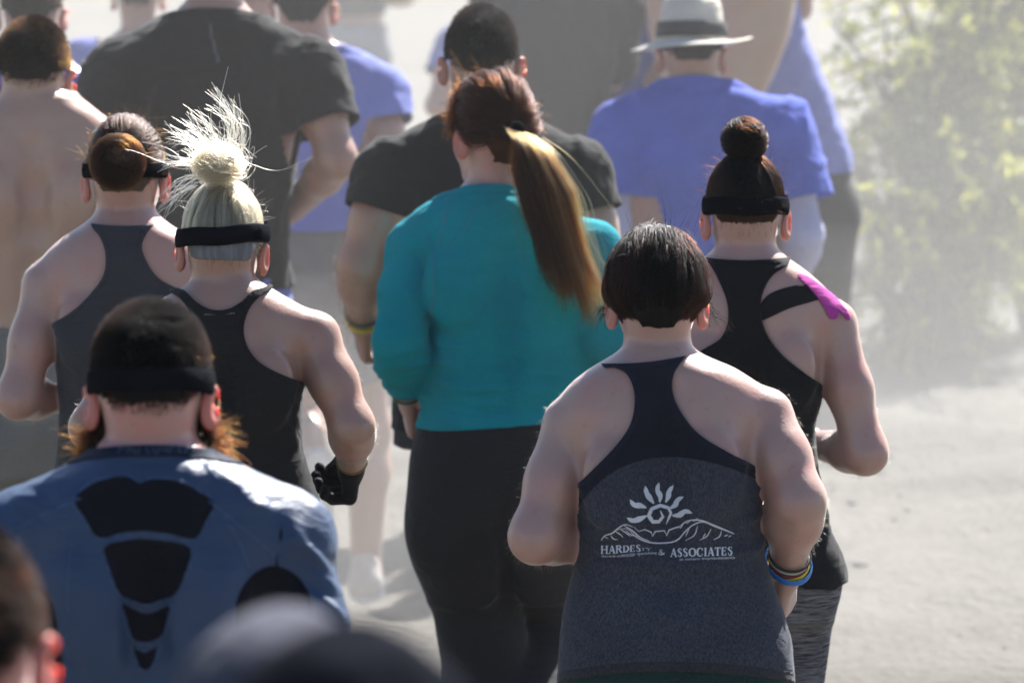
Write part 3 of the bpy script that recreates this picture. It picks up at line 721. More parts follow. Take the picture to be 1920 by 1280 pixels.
def build_ground():
    xs = np.concatenate([[-3000, -800, -250, -90, -40, -20, -12], np.arange(-8, 8.01, 0.11), [12, 20, 40, 90, 250, 800, 3000]])
    ys = np.concatenate([[-1500, -300, -60, -15, 0, 6], np.arange(9, 30, 0.11), np.arange(30, 62, 1.0), [80, 120, 200, 400, 900, 3500]])
    X, Y = np.meshgrid(xs, ys, indexing='ij'); P = np.stack([X.ravel(), Y.ravel(), np.zeros(X.size)], 1)
    near = np.clip(1-np.abs(P[:, 0])/8, 0, 1)*np.clip((P[:, 1]-8)/2, 0, 1)*np.clip((32-P[:, 1])/4, 0, 1)
    P[:, 2] = near*(0.045*fbm(P*1.7, 3, 4)+0.020*fbm(P*4.5, 2, 9))-0.03
    a, b = len(xs), len(ys); i = np.arange(a*b).reshape(a, b)
    F = np.stack([i[:-1, :-1].ravel(), i[1:, :-1].ravel(), i[1:, 1:].ravel(), i[:-1, 1:].ravel()], 1)
    o = add_mesh('ground', P, F, dirt_mat()); o['kind'] = 'structure'; o['label'] = 'pale dry dirt road and bare ground stirred to dust'
    # clods and small stones on the road
    bm = np.array([(1, 0, 0), (-1, 0, 0), (0, 1, 0), (0, -1, 0), (0, 0, 1), (0, 0, -1)], float); bf = np.array([(0, 2, 4), (2, 1, 4), (1, 3, 4), (3, 0, 4), (2, 0, 5), (1, 2, 5), (3, 1, 5), (0, 3, 5)])
    n = 2600; pos = np.stack([RNG.uniform(-4.5, 5.5, n), RNG.uniform(11, 30, n), np.full(n, -0.02)], 1); s = RNG.lognormal(-5.0, 0.5, n)
    V = (bm[None]*s[:, None, None]*RNG.uniform(0.5, 1.3, (n, 6, 1))*np.array((1.2, 1.2, 0.7))+pos[:, None]).reshape(-1, 3)
    F = (bf[None]+6*np.arange(n)[:, None, None]).reshape(-1, 3)
    o = add_mesh('dirt_clods', V, F, plain('clod', (0.20, 0.19, 0.175), 0.95, 0.1)); o['kind'] = 'stuff'; o['label'] = 'small dirt clods and stones scattered over the road'
def volume_mat(name, dens, col, g, lump=0.0):
    m = bpy.data.materials.new(name); m.use_nodes = True; t = m.node_tree; t.nodes.remove(t.nodes['Principled BSDF'])
    v = t.nodes.new('ShaderNodeVolumePrincipled'); v.inputs['Color'].default_value = rgba(col); v.inputs['Density'].default_value = dens; v.inputs['Anisotropy'].default_value = g
    t.links.new(v.outputs[0], t.nodes['Material Output'].inputs['Volume'])
    return m
def box(name, lo, hi, m):
    V = [(x, y, z) for x in (lo[0], hi[0]) for y in (lo[1], hi[1]) for z in (lo[2], hi[2])]
    F = [(0, 1, 3, 2), (4, 6, 7, 5), (0, 4, 5, 1), (2, 3, 7, 6), (0, 2, 6, 4), (1, 5, 7, 3)]
    return add_mesh(name, np.array(V), np.array(F), m, None, False)
def build_air():
    h = box('haze', (-45, -12, -1.05), (45, 75, 4.3), volume_mat('haze', HAZE_D, (0.9, 0.9, 0.9), 0.1)); h['kind'] = 'stuff'; h['label'] = 'thin pale dusty air over the whole road'
    # the dust the runners have kicked up hangs from the third row on
    bm = bpy.data.meshes.new('dust'); P = []; F = []
    nu, nv = 40, 20
    for i in range(nu):
        for j in range(nv+1):
            a = 2*math.pi*i/nu; b = math.pi*(j/nv-0.5)
            sp = lambda q, e: math.copysign(abs(q)**e, q)
            x = sp(math.cos(b), 0.5)*sp(math.cos(a), 0.45); y = sp(math.cos(b), 0.5)*sp(math.sin(a), 0.45); z = sp(math.sin(b), 0.7)
            k = 1+0.045*mnoise.noise(Vector((x*2.2, y*2.2, z*2+3)))
            P.append((x*15*k, DUST_Y0+11.5+y*11.5*k, 1.45+z*2.35*k))
    for i in range(nu):
        for j in range(nv):
            q = [i*(nv+1)+j, ((i+1) % nu)*(nv+1)+j, ((i+1) % nu)*(nv+1)+j+1, i*(nv+1)+j+1]; F.append(q)
    o = add_mesh('dust', np.array(P), np.array(F), volume_mat('dust', DUST_D, (0.78, 0.762, 0.735), 0.02)); o['kind'] = 'stuff'; o['label'] = 'sunlit dust cloud kicked up over the road'
    # a thicker puff drifting off the road in front of the shrubs
    P2 = []
    for i in range(nu):
        for j in range(nv+1):
            a = 2*math.pi*i/nu; b = math.pi*(j/nv-0.5); d = Vector((math.cos(b)*math.cos(a), math.cos(b)*math.sin(a), math.sin(b)))
            k = 1+0.35*mnoise.noise(d*1.6+Vector((5, 1, 2))); P2.append((2.6+d.x*2.9*k, 19.6+d.y*1.5*k, 0.35+d.z*1.15*k))
    o = add_mesh('dust', np.array(P2), np.array(F), volume_mat('dust_puff', 0.065, (0.86, 0.85, 0.82), 0.02)); o['kind'] = 'stuff'; o['label'] = 'low puff of dust drifting in front of the shrubs'
    # dust round the legs, kicked up by the feet
    P3 = []
    for i in range(nu):
        for j in range(nv+1):
            a = 2*math.pi*i/nu; b = math.pi*(j/nv-0.5); d = Vector((math.cos(b)*math.cos(a), math.cos(b)*math.sin(a), math.sin(b)))
            k = 1+0.25*mnoise.noise(d*1.8+Vector((1, 7, 4))); P3.append((0.2+d.x*3.6*k, 14.5+d.y*0.95*k, 0.15+d.z*0.95*k))
    o = add_mesh('dust', np.array(P3), np.array(F), volume_mat('dust_low', 0.11, (0.80, 0.78, 0.75), 0.02)); o['kind'] = 'stuff'; o['label'] = 'low dust kicked up round the legs of the middle rows'
HAZE_D, DUST_D, DUST_Y0 = 0.0003, 0.0185, 11.6

def leaf_mat():
    m, t, p, L = base_mat('leaf'); out = t.nodes['Material Output']
    oi = N(t, 'ShaderNodeNewGeometry'); cr = N(t, 'ShaderNodeValToRGB'); e = cr.color_ramp.elements
    e[0].color = (0.15, 0.185, 0.045, 1); e[1].color = (0.42, 0.41, 0.085, 1); L.new(oi.outputs['Random Per Island'], cr.inputs[0])
    L.new(cr.outputs[0], p.inputs['Base Color']); p.inputs['Roughness'].default_value = 0.5
    tr = N(t, 'ShaderNodeBsdfTranslucent'); L.new(cr.outputs[0], tr.inputs['Color']); mx = N(t, 'ShaderNodeMixShader'); mx.inputs[0].default_value = 0.6
    L.new(p.outputs[0], mx.inputs[1]); L.new(tr.outputs[0], mx.inputs[2]); L.new(mx.outputs[0], out.inputs['Surface'])
    return m
LEAF = leaf_mat(); BARK = plain('bark', (0.14, 0.105, 0.075), 0.9, 0.2)
def shrub(label, x, y, stems, leaves_per, leaf=0.045, seed=1):
    """stems: list of point lists relative to the base; sprays of small leaves hang from twigs along them"""
    rg = np.random.default_rng(seed)
    t = thing('shrub', label, 'shrub', (x, y, -0.03), 'shrubs beside the road')
    Vs, Fs, n = [], [], 0; LV = []
    for st in stems:
        c = spline(np.array(st, float), 16); r = np.linspace(0.028, 0.006, 16)
        v, f = tube(c, r, 6); Vs.append(v); Fs += [f[0]+n, np.concatenate([f[1], f[1][:, :1]], 1)+n] ; n += len(v)
        L = np.sum(np.linalg.norm(np.diff(c, axis=0), axis=1))
        for q in range(int(L*9)):
            k = rg.uniform(0.25, 1.0); b = c[int(k*15)]
            d = nrm(rg.normal(0, 1, 3)*np.array((1, 1, 0.6))+np.array((0, 0, 0.1))); ln = rg.uniform(0.15, 0.55)
            tw = np.array([b+d*ln*s+np.array((0, 0, -0.28))*ln*s*s for s in np.linspace(0, 1, 6)])
            v, f = tube(tw, np.linspace(0.006, 0.002, 6), 4); Vs.append(v); Fs += [f[0]+n, np.concatenate([f[1], f[1][:, :1]], 1)+n]; n += len(v)
            for w_ in range(leaves_per):
                s = rg.uniform(0.2, 1.0)*5; i = min(int(s), 4); p = tw[i]+(tw[i+1]-tw[i])*(s-i)
                d1 = nrm(rg.normal(0, 1, 3)+np.array((0, 0, -0.35))); sd_ = nrm(np.cross(d1, rg.normal(0, 1, 3))); l = leaf*rg.uniform(0.6, 1.5)
                LV.append((p, p+d1*l*0.5+sd_*l*0.16, p+d1*l, p+d1*l*0.5-sd_*l*0.16))
    allf = []
    for f in Fs: allf.append(f)
    quads = np.concatenate([f for f in allf if f.shape[1] == 4])
    q4 = quads[(quads[:, 3] != quads[:, 0])]; t3 = quads[quads[:, 3] == quads[:, 0]][:, :3]
    add_mesh('trunk', np.concatenate(Vs), [q4, t3], BARK, t)
    LV = np.array(LV); o = add_mesh('crown', LV.reshape(-1, 3), np.arange(len(LV)*4).reshape(-1, 4), LEAF, t, False)
    return t
def build_shrubs():
    def stems(n, h, spread, lean, seed):
        rg = np.random.default_rng(seed); out = []
        for i in range(n):
            a = rg.uniform(0, 6.28); sp = spread*rg.uniform(0.3, 1); hh = h*rg.uniform(0.55, 1.05)
            e = np.array((math.cos(a)*sp+lean[0], math.sin(a)*sp*0.8+lean[1], hh))
            out.append([(math.cos(a)*0.08, math.sin(a)*0.08, 0), e*np.array((0.25, 0.25, 0.35))+rg.normal(0, 0.05, 3), e*np.array((0.6, 0.6, 0.75))+rg.normal(0, 0.1, 3), e])
        return out
    P = lambda u, Y: px2w(u, 640, Y)[0]
    shrub('broad yellow green shrub behind the right verge, its branches reaching towards the runners', P(1790, 22.0), 22.0, stems(20, 1.75, 0.62, (0.0, 0), 3)+[[(0, 0, 0), (-0.1, -0.05, 0.6), (-0.30, -0.15, 1.05), (-0.50, -0.2, 1.30)], [(0, 0, 0), (0.1, 0, 0.9), (-0.1, -0.1, 1.15), (-0.42, -0.1, 1.02)]], 30, 0.05, 5)
    shrub('taller leafy shrub at the far right edge with drooping sprays', P(1960, 22.8), 22.8, stems(20, 2.35, 0.66, (-0.02, 0), 8), 30, 0.05, 6)
    shrub('low dusty shrub close to the ground at the foot of the taller ones', P(1700, 21.4), 21.4, stems(14, 0.95, 0.42, (0, 0), 13), 28, 0.045, 7)
    shrub('sparse shrub standing farther back in the dust', P(1890, 27.0), 27.0, stems(12, 2.0, 0.9, (0, 0), 17), 24, 0.055, 9)
build_ground(); build_shrubs(); build_air()
# ---------------------------------------------------------------- shared looks
FAIR = ((0.41, 0.250, 0.200), (0.46, 0.205, 0.165)); TAN = ((0.34, 0.20, 0.145), (0.38, 0.16, 0.115)); RUDDY = ((0.46, 0.235, 0.195), (0.52, 0.16, 0.135)); OLIVE = ((0.30, 0.18, 0.12), (0.33, 0.14, 0.09))
BLACKF = cloth('black_fabric', (0.009, 0.010, 0.012), (0.013, 0.014, 0.017))
BAND = cloth('headband_fabric', (0.003, 0.004, 0.007), None, 0.95, 0.0, spec=0.03)
SHOE_UP = plain('shoe_fabric', (0.10, 0.10, 0.11), 0.8); SHOE_SOLE = plain('shoe_rubber', (0.6, 0.6, 0.58), 0.7)
SHOE_PALE = plain('shoe_fabric_pale', (0.42, 0.38, 0.35), 0.8)
H_BLACK = hairmat('hair_black', 0.998, 0.2, 0.5, 0.0); H_DARK = hairmat('hair_dark_brown', 0.985, 0.35, 0.3, 0.1); H_BROWN = hairmat('hair_brown', 0.93, 0.45, 0.3, 0.15); H_RED = hairmat('hair_auburn', 0.77, 0.95, 0.28, 0.15)
H_HONEY = hairmat('hair_honey', 0.48, 0.7, 0.28); H_BLONDE = hairmat('hair_blonde', 0.06, 0.05, 0.32); H_LIGHT = hairmat('hair_light_brown', 0.72, 0.05, 0.3, 0.15); H_GREY = hairmat('hair_grey', 0.28, 0.05, 0.35)
S_BLACK = scalpmat('hair_mass_black', (0.006, 0.005, 0.005)); S_DARK = scalpmat('hair_mass_dark', (0.012, 0.008, 0.006)); S_BROWN = scalpmat('hair_mass_brown', (0.035, 0.018, 0.010)); S_RED = scalpmat('hair_mass_auburn', (0.055, 0.020, 0.009))
S_BLONDE = scalpmat('hair_mass_blonde', (0.17, 0.17, 0.18)); S_LIGHT = scalpmat('hair_mass_light', (0.10, 0.072, 0.05)); S_GREY = scalpmat('hair_mass_grey', (0.09, 0.085, 0.09))

def leggings(p, waist, m, name='leggings', off=0.004, ankle=0.13, cell=None):
    R = p.raw([q for q in p.pick(['torso', 'leg'])], off, None, cell, 2, None)
    V = R[0]; f = np.minimum(waist-V[:, 2], V[:, 2]-ankle)
    hi = max(p.leg['L'][2][2], p.leg['R'][2][2])
    return p.cut(R, f, name, m)
def shorts(p, waist, m, length=0.5, name='shorts', flare=0.02, off=0.008):
    pr = list(p.pick(['torso', 'leg'])); f_ = []
    for side in 'LR':
        J = p.leg[side]; e = J[0]+(J[1]-J[0])*(length+0.08); pr.append(cone(J[0], e, 0.098, 0.085+flare, 0.03, 'short')); f_.append((J[0], nrm(J[1]-J[0]), np.linalg.norm(J[1]-J[0])*length))
    R = p.raw(pr, off, lambda V: 0.006*fbm(V*np.array((14, 14, 8)), 2, 5)); V = R[0]; f = np.minimum(waist-V[:, 2], V[:, 2]-min(p.leg['L'][1][2], p.leg['R'][1][2])-0.03)
    for S, d, L in f_:
        q = V-S; t = q @ d; rad = np.linalg.norm(q-t[:, None]*d, axis=1); z = (rad < 0.15) & (t > L*0.5); f = np.where(z, np.minimum(f, L-t), f)
    return p.cut(R, f, name, m)
def tshirt(p, collar_z, hem_z, m, frac=0.5, off=0.008, grow=0.012, flare=0.014, name='t_shirt', wr=0.006, nslope=-0.35, extra=None, hemw=0.006):
    pr = list(p.pick(['torso', 'neck', 'leg']))+p.sleeve('L', frac, grow, flare)+p.sleeve('R', frac, grow, flare)+(extra or [])
    R = p.raw(pr, off, lambda V: wr*np.abs(fbm(V*np.array((9, 9, 16)), 3, 7))+wr*1.3*np.maximum(0, 1-2.6*np.abs(fbm(np.stack([V[:, 0]*5+np.abs(V[:, 0])*6-V[:, 2]*6, V[:, 1]*4, V[:, 2]*4+np.abs(V[:, 0])*7], 1), 2, 31)))); V = R[0]
    f = np.minimum(p.neck_mask(V, collar_z, nslope), p.sleeve_mask(V)); f = np.minimum(f, V[:, 2]-hem_z-hemw*vnoise(V*9, 2))
    o = p.cut(R, f, name, m)
    # ribbed collar
    fc = np.minimum(p.neck_mask(V, collar_z+0.004, nslope), -p.neck_mask(V, collar_z-0.016, nslope)); cx = p.loft.at(p.ztop-0.02)
    fc = np.minimum(fc, 0.125-np.hypot(V[:, 0]-cx[0], V[:, 1]-cx[1]))
    p.cut(R, fc, 'collar', m, 0.0016, 0.002, o)
    return o, R
def project(p, raw, pts2d, lift):
    from mathutils.bvhtree import BVHTree
    V, T = raw; bvh = BVHTree.FromPolygons([tuple(v) for v in V], [tuple(t) for t in T]); out = []; c = np.array((0, 0, CAM_H))-p.o
    for u, v in pts2d:
        d = nrm(px2w(u, v, p.Y)-p.o-c); h = bvh.ray_cast(Vector(c), Vector(d))
        out.append(np.array(h[0])+np.array(h[1])*lift*(1 if h[1].y < 0 else -1) if h[0] is not None else p.P(u, v, -0.12))
    return np.array(out)
def stroke(pts, widths, n=None):
    """a pen stroke in picture units -> outline strip (left, right points)"""
    P = np.asarray(pts, float); W = np.interp(np.linspace(0, 1, len(P)), np.linspace(0, 1, len(np.atleast_1d(widths))), np.atleast_1d(widths))
    T = np.gradient(P, axis=0); T /= np.maximum(np.linalg.norm(T, axis=1), 1e-9)[:, None]; Nn = np.stack([-T[:, 1], T[:, 0]], 1)
    return P+Nn*W[:, None]/2, P-Nn*W[:, None]/2
class Print:
    def __init__(s): s.V = []; s.F = []
    def strip(s, pts, widths, curve=0):
        P = spline(np.asarray(pts, float), curve) if curve else np.asarray(pts, float)
        if not curve:
            Q = [];
            for a, b in zip(P[:-1], P[1:]):
                k = max(1, int(np.linalg.norm(b-a)/6)); Q += [a+(b-a)*i/k for i in range(k)]
            P = np.array(Q+[P[-1]])
        l, r = stroke(P, widths); n = len(s.V); s.V += [x for q in zip(l, r) for x in q]
        s.F += [(n+2*i, n+2*i+1, n+2*i+3, n+2*i+2) for i in range(len(l)-1)]
    def letters(s, text, x, y, h, adv, slope=0.0, squash=None):
        for i, ch in enumerate(text):
            hh = h*(squash.get(i, 1) if squash else 1)
            wd = adv[i]; X = lambda a, b: (x+a*wd, y+slope*(x+a*wd)-b*hh)
            t, q, sv = 0.19*h, 0.085*h, 0.075*h
            B = lambda a, b, w_, c=0: s.strip([X(*a), X(*b)], w_)
            S = lambda a, b, c=0.13: s.strip([X(a-c, b), X(a+c, b)], sv)
            if ch == 'H': B((.2, 0), (.2, 1), t); B((.8, 0), (.8, 1), t); B((.2, .5), (.8, .5), q); [S(a, b, .17) for a in (.2, .8) for b in (.03, .97)]
            if ch == 'A': B((.15, 0), (.5, 1), q); B((.5, 1), (.83, 0), t); B((.28, .33), (.72, .33), q); S(.14, .03, .14); S(.84, .03, .16)
            if ch in 'RDPB':
                B((.22, 0), (.22, 1), t); S(.2, .03, .17); S(.18, .97, .14)
                if ch == 'D': s.strip([X(.22, .96), X(.55, .94), X(.85, .7), X(.87, .4), X(.65, .1), X(.22, .04)], [q, t, t*1.1, t, q], 12)
                else: s.strip([X(.22, .96), X(.6, .95), X(.78, .75), X(.6, .53), X(.22, .5)], [q, t, t, q], 10)
                if ch == 'R': B((.5, .52), (.85, .02), t); S(.9, .03, .1)
            if ch == 'E': B((.25, 0), (.25, 1), t); [s.strip([X(.12, b), X(.8, b)], q) for b in (.04, .96)]; B((.25, .52), (.65, .52), q); B((.8, .0), (.8, .24), q); B((.78, .78), (.78, 1), q); B((.64, .4), (.64, .64), q)
            if ch == 'S': s.strip([X(.78, .78), X(.65, .95), X(.38, .96), X(.22, .76), X(.42, .57), (X(.68, .42)), X(.78, .22), X(.55, .03), X(.28, .06), X(.18, .27)], [q, q, t, t, t, t, q, q], 18)
            if ch == 'T': B((.5, 0), (.5, 1), t); S(.5, .03, .2); B((.08, .96), (.92, .96), q); B((.1, .75), (.1, 1), q); B((.9, .75), (.9, 1), q)
            if ch == 'Y': B((.12, 1), (.5, .48), t); B((.88, 1), (.5, .48), q); B((.5, 0), (.5, .5), t); S(.5, .03, .2); S(.12, .97, .14); S(.86, .97, .12)
            if ch == '&': s.strip([X(.95, .45), X(.75, .1), X(.4, .0), X(.12, .2), X(.22, .45), X(.55, .65), X(.62, .88), X(.42, .98), X(.26, .82), X(.45, .5), X(.95, .02)], [q, t, t, q, q, q, q, t, t], 24)
            if ch == 'O': s.strip([X(.5, .98), X(.2, .8), X(.13, .5), X(.2, .2), X(.5, .02), X(.8, .2), X(.87, .5), X(.8, .8), X(.5, .98)], [q, t, t*1.1, t, q, t, t*1.1, t, q], 20)
            if ch == 'C': s.strip([X(.85, .72), X(.7, .93), X(.5, .98), X(.2, .8), X(.13, .5), X(.2, .2), X(.5, .02), X(.72, .07), X(.87, .3)], [q, q, t, t*1.1, t, q, q], 18); B((.85, .68), (.85, .95), q)
            if ch == 'I': B((.5, 0), (.5, 1), t); S(.5, .03, .3); S(.5, .97, .3)
            if ch == 'M': B((.12, 0), (.18, 1), q); B((.18, 1), (.5, .1), t); B((.5, .1), (.82, 1), q); B((.82, 1), (.88, 0), t)
            x += wd*1.02
    def put(s, p, raw, name, m, lift, parent):
        V = project(p, raw, s.V, lift); return add_mesh(name, V, np.array(s.F), m, parent, False)
def small_text(p, raw, text, u0, v0, u1, v1, size_px, m, lift, name, parent):
    """one line of small plain lettering between two picture points, laid on the cloth"""
    cu = bpy.data.curves.new('t', 'FONT'); cu.body = text; o = bpy.data.objects.new('t', cu); COL.objects.link(o)
    bpy.context.view_layer.update(); me = bpy.data.meshes.new_from_object(o.evaluated_get(bpy.context.evaluated_depsgraph_get()))
    V = np.array([v.co for v in me.vertices]); F = [tuple(q.vertices) for q in me.polygons]; bpy.data.objects.remove(o)
    V[:, 0] -= V[:, 0].min(); w_ = V[:, 0].max(); k = V[:, 0]/w_
    uv = np.stack([u0+(u1-u0)*k, v0+(v1-v0)*k-V[:, 1]/0.7*size_px], 1)
    W = project(p, raw, uv, lift); me2 = bpy.data.meshes.new(name); me2.from_pydata([tuple(x) for x in W], [], F); me2.update()
    return link(name, me2, m, parent)
WHITE_INK = plain('white_ink', (0.62, 0.64, 0.70), 0.7, 0.2)

# ---------------------------------------------------------------- the short-haired woman in the printed tank top
def woman_printed():
    p = Person('person with short dark hair in a grey racerback tank top printed with a white sun', 1232, 9.52, False, 0.0062, FAIR)
    p.torso(px=[(650, 1182, 1284, .055, -.01), (668, 1155, 1312, .068, -.01), (692, 1112, 1368, .083, -.006), (728, 1074, 1404, .100, 0), (780, 1060, 1420, .112, 0), (850, 1066, 1424, .118, 0), (920, 1074, 1428, .118, 0),
                (980, 1086, 1424, .114, 0), (1030, 1086, 1428, .112, 0), (1080, 1076, 1440, .116, -.005), (1150, 1060, 1466, .128, -.012), (1210, 1053, 1481, .138, -.018), (1290, 1051, 1485, .142, -.02), (1380, 1066, 1470, .12, -.015)], H=1.6)
    p.shoulders(p.P(1070, 798), p.P(1434, 780), 0.044, 0.05, 0.06)
    p.spine(1.0, 1.33, 0.013, 0.005)
    p.arm('L', p.P(1006, 1005, -.06), p.P(1104, 1012, .15), .047, .042, .029, k=0.01)
    p.arm('R', p.P(1497, 938, -.07), p.P(1477, 1064, .06), .049, .043, .027, k=0.01, inward=(-0.9, 0.4, 0), hd=(-0.10, 0.45, -0.9), curl=(25, 55, 70))
    p.head(p.P(1232, 546, 0.02), 0.95, 0.0, -0.10, neck=0.051)
    p.legs(); p.body(0.0058)
    n = lambda V: p.px(V)
    def disp(V):
        q = lambda a, b, da=-.1: (p.P(*a, da), p.P(*b, da))
        F_ = [((1080, 985), (1190, 1015), .012, .006), ((1085, 1015), (1260, 1050), .010, .006), ((1330, 1045), (1435, 1020), .011, .006), ((1380, 985), (1432, 955), .010, .007), ((1395, 1050), (1437, 1000), .009, .007),
              ((1260, 1052), (1400, 1062), .012, .005), ((1110, 1052), (1300, 1068), .014, .006), ((1230, 1140), (1330, 1190), .020, .004), ((1250, 1110), (1380, 1150), .016, .003), ((1395, 925), (1435, 905), .008, .006), ((1090, 955), (1150, 990), .010, .005)]
        r = folds_px(p, V, [(a, b, w_*0.62, h_*1.1) for a, b, w_, h_ in F_])
        return r+0.0016*fbm(V*np.array((22, 22, 60)), 3, 4)*np.clip(1.15-V[:, 2], 0.2, 1)
    R = p.raw(p.pick(['torso', 'neck']), 0.0045, disp, 0.0055); V = R[0]; u, v = n(V)
    out = smooth_poly([(1118, 640), (1128, 684), (1150, 688), (1172, 698), (1186, 722), (1190, 756), (1182, 795), (1158, 832), (1116, 876), (1070, 918), (1000, 960), (990, 1275), (1060, 1275), (1150, 1262), (1260, 1258), (1380, 1264), (1480, 1276), (1560, 1280), (1540, 960),
                       (1445, 896), (1412, 872), (1362, 846), (1312, 815), (1278, 775), (1261, 738), (1263, 702), (1283, 672), (1308, 655), (1322, 630)], 4)
    f = polyf(out, u, v)
    coll = 672+7*np.cos((u-1218)/85*1.4)-(u-1218)*0.11
    f = np.minimum(f, v-coll)*0.001
    # front neckline a little lower than the back
    o = p.cut(R, f, 'tank_top', cloth('charcoal_melange', (0.024, 0.028, 0.040), (0.066, 0.071, 0.090), 0.9, 0.25, 420.0), 0, 0.0022)
    yoke = smooth_poly([(1040, 640), (1420, 640), (1500, 860), (1455, 912), (1415, 896), (1372, 878), (1322, 864), (1262, 856), (1205, 862), (1150, 884), (1105, 922), (1060, 975), (1000, 960), (1000, 800)], 4)
    p.cut(R, np.minimum(f, polyf(yoke, u, v)*0.001), 'yoke', cloth('navy_black', (0.010, 0.012, 0.021), (0.013, 0.015, 0.025), 0.8, 0.25), 0.0009, 0.0016, o)
    p.cut(R, np.minimum(np.minimum(f, 0.0105-f), 0.915-v*0.001), 'binding', cloth('navy_binding', (0.014, 0.016, 0.028), None, 0.75, 0.3), 0.0022, 0.0030, o)
    p.cut(R, np.minimum(f-0.0, np.minimum(0.018-f, (v-1236)*0.001)), 'hem', cloth('charcoal_hem', (0.024, 0.025, 0.031), (0.05, 0.05, 0.056), 0.9, 0.25, 420.0), 0.0012, 0.002, o)
    Z = lambda x, y: (1060+x/3.048, 860+y/3.048)
    pr = Print(); zz = lambda L: [Z(*q) for q in L]; k = 1/3.048
    for pts in ([(350, 333), (385, 350), (420, 342), (462, 322)], [(368, 230), (395, 262), (425, 265), (460, 278)], [(453, 152), (462, 195), (478, 222), (503, 255)], [(533, 132), (524, 180), (540, 210), (537, 248)],
                [(620, 148), (592, 190), (588, 215), (572, 248)], [(680, 215), (645, 235), (630, 262), (598, 282)], [(728, 308), (690, 298), (655, 318), (612, 322)]):
        pr.strip(zz(pts), np.array([1, 24, 26, 34, 22, 8])*k, 12)
    pr.strip(zz([(574, 372), (604, 308), (588, 278), (540, 266), (490, 285), (474, 322), (497, 357), (532, 356), (556, 328), (540, 294)]), np.array([2, 14, 18, 20, 20, 22, 24, 20, 16, 4])*k)
    thin = np.array([2, 7, 8, 6, 3])*k
    for pts, c in (([(205, 462), (235, 432), (262, 425), (300, 395), (340, 372), (385, 385)], 12), ([(300, 402), (350, 394), (400, 440), (460, 470), (560, 480), (640, 464), (690, 410), (735, 372), (780, 356), (850, 382), (962, 427)], 30),
                   ([(330, 375), (380, 405), (430, 448), (480, 468)], 10), ([(640, 395), (700, 352), (762, 346), (840, 372), (962, 425)], 16), ([(390, 385), (420, 412), (450, 400), (488, 416), (495, 440), (512, 412), (565, 408), (577, 436), (592, 404), (648, 384), (660, 392), (684, 358), (700, 364), (722, 346), (738, 352), (757, 336)], 0),
                   ([(757, 378), (740, 432), (688, 466)], 8), ([(832, 395), (806, 440), (768, 462)], 8), ([(890, 404), (880, 440), (845, 460)], 8), ([(712, 392), (690, 440)], 4), ([(800, 420), (785, 450)], 4), ([(928, 432), (905, 440)], 3), ([(947, 434), (930, 446)], 3),
                   ([(212, 458), (222, 440), (248, 452)], 0), ([(262, 432), (275, 452), (300, 458)], 6), ([(312, 396), (345, 418), (372, 440)], 6), ([(345, 402), (365, 425), (410, 440)], 6), ([(285, 410), (310, 425), (330, 445)], 5)):
        pr.strip(zz(pts), thin if len(pts) > 3 else thin*0.8, c)
    pr.put(p, R, 'sun_print', WHITE_INK, 0.0016, o)
    pr = Print()
    pr.letters('HARDES', *Z(204, 540), 14.2, [14.5, 12.6, 12.8, 12.8, 11.0, 10.2], -0.045*1+0.0)
    pr.V = [np.array((a, b+0.045*1127)) for a, b in pr.V] ; b0 = len(pr.V)
    pr.letters('TY', *Z(432, 522), 5.0, [9, 9]); pr.letters('&', *Z(526, 548), 10.0, [13]); pr.letters('ASSOCIATES', *Z(598, 561), 16.0, [13.6, 10.4, 10.6, 14.2, 12.8, 6.8, 13.0, 11.8, 11.4, 10.8], 0.0)
    for i in range(b0, len(pr.V)):
        a, b = pr.V[i]
        if a > 1250: pr.V[i] = np.array((a, b-0.034*(a-1256)))
    pr.put(p, R, 'lettering', WHITE_INK, 0.0016, o)
    small_text(p, R, 'General contractor specializing', *Z(210, 562), *Z(520, 543), 4.6, WHITE_INK, 0.0016, 'small_lettering', o)
    small_text(p, R, 'in tenant improvements', *Z(655, 582), *Z(966, 566), 4.6, WHITE_INK, 0.0016, 'small_lettering', o)
    leggings(p, p.P(1230, 1200)[2], cloth('teal_black', (0.006, 0.014, 0.014), (0.012, 0.05, 0.046), 0.5, 0.2, 700.0), 'leggings', 0.002)
    h = Hair(p, H_BLACK, S_BLACK, 0.013, inset=0.16, nape=-0.70, side=-0.22)
    m2 = h.m
    h.flow(15000, (0.02, 0.38, 0.92), lambda u: 0.45+0.25*RNG.uniform(size=len(u)), 0.00045, 8, (0.007, 0.013), 0.07, step=0.009)
    h.m = hairmat('hair_dark_red', 0.93, 1.0, 0.28, 0.1); h.flow(1300, (0.02, 0.40, 0.92), 0.9, 0.0004, 8, (0.014, 0.021), 0.10)
    h.zone = dict(nape=-0.76, side=-0.3); h.m = m2; h.flow(3000, (0, -0.2, 0.98), 0.36, 0.00045, 6, (0.008, 0.013), 0.04)
    h.flyaways(70, 0.035, 0.0003, 0.4)
    K = np.array([p.h(sx*0.082+RNG.normal(0, .006), 0.02+RNG.normal(0, .01), -0.02) for sx in (-1, 1) for _ in range(36)])
    t = np.linspace(0, 1, 8)[None, :, None]; d = np.array([(sx*0.9*RNG.uniform(.2, 1.2), RNG.normal(0, .4), -1.0) for sx in (-1, 1) for _ in range(36)])*RNG.uniform(0.015, 0.05, (72, 1))
    h.add(K[:, None]+d[:, None]*t+np.array((0, 0, -0.006))*np.sin(t*6), 0.0004, 0.0002)
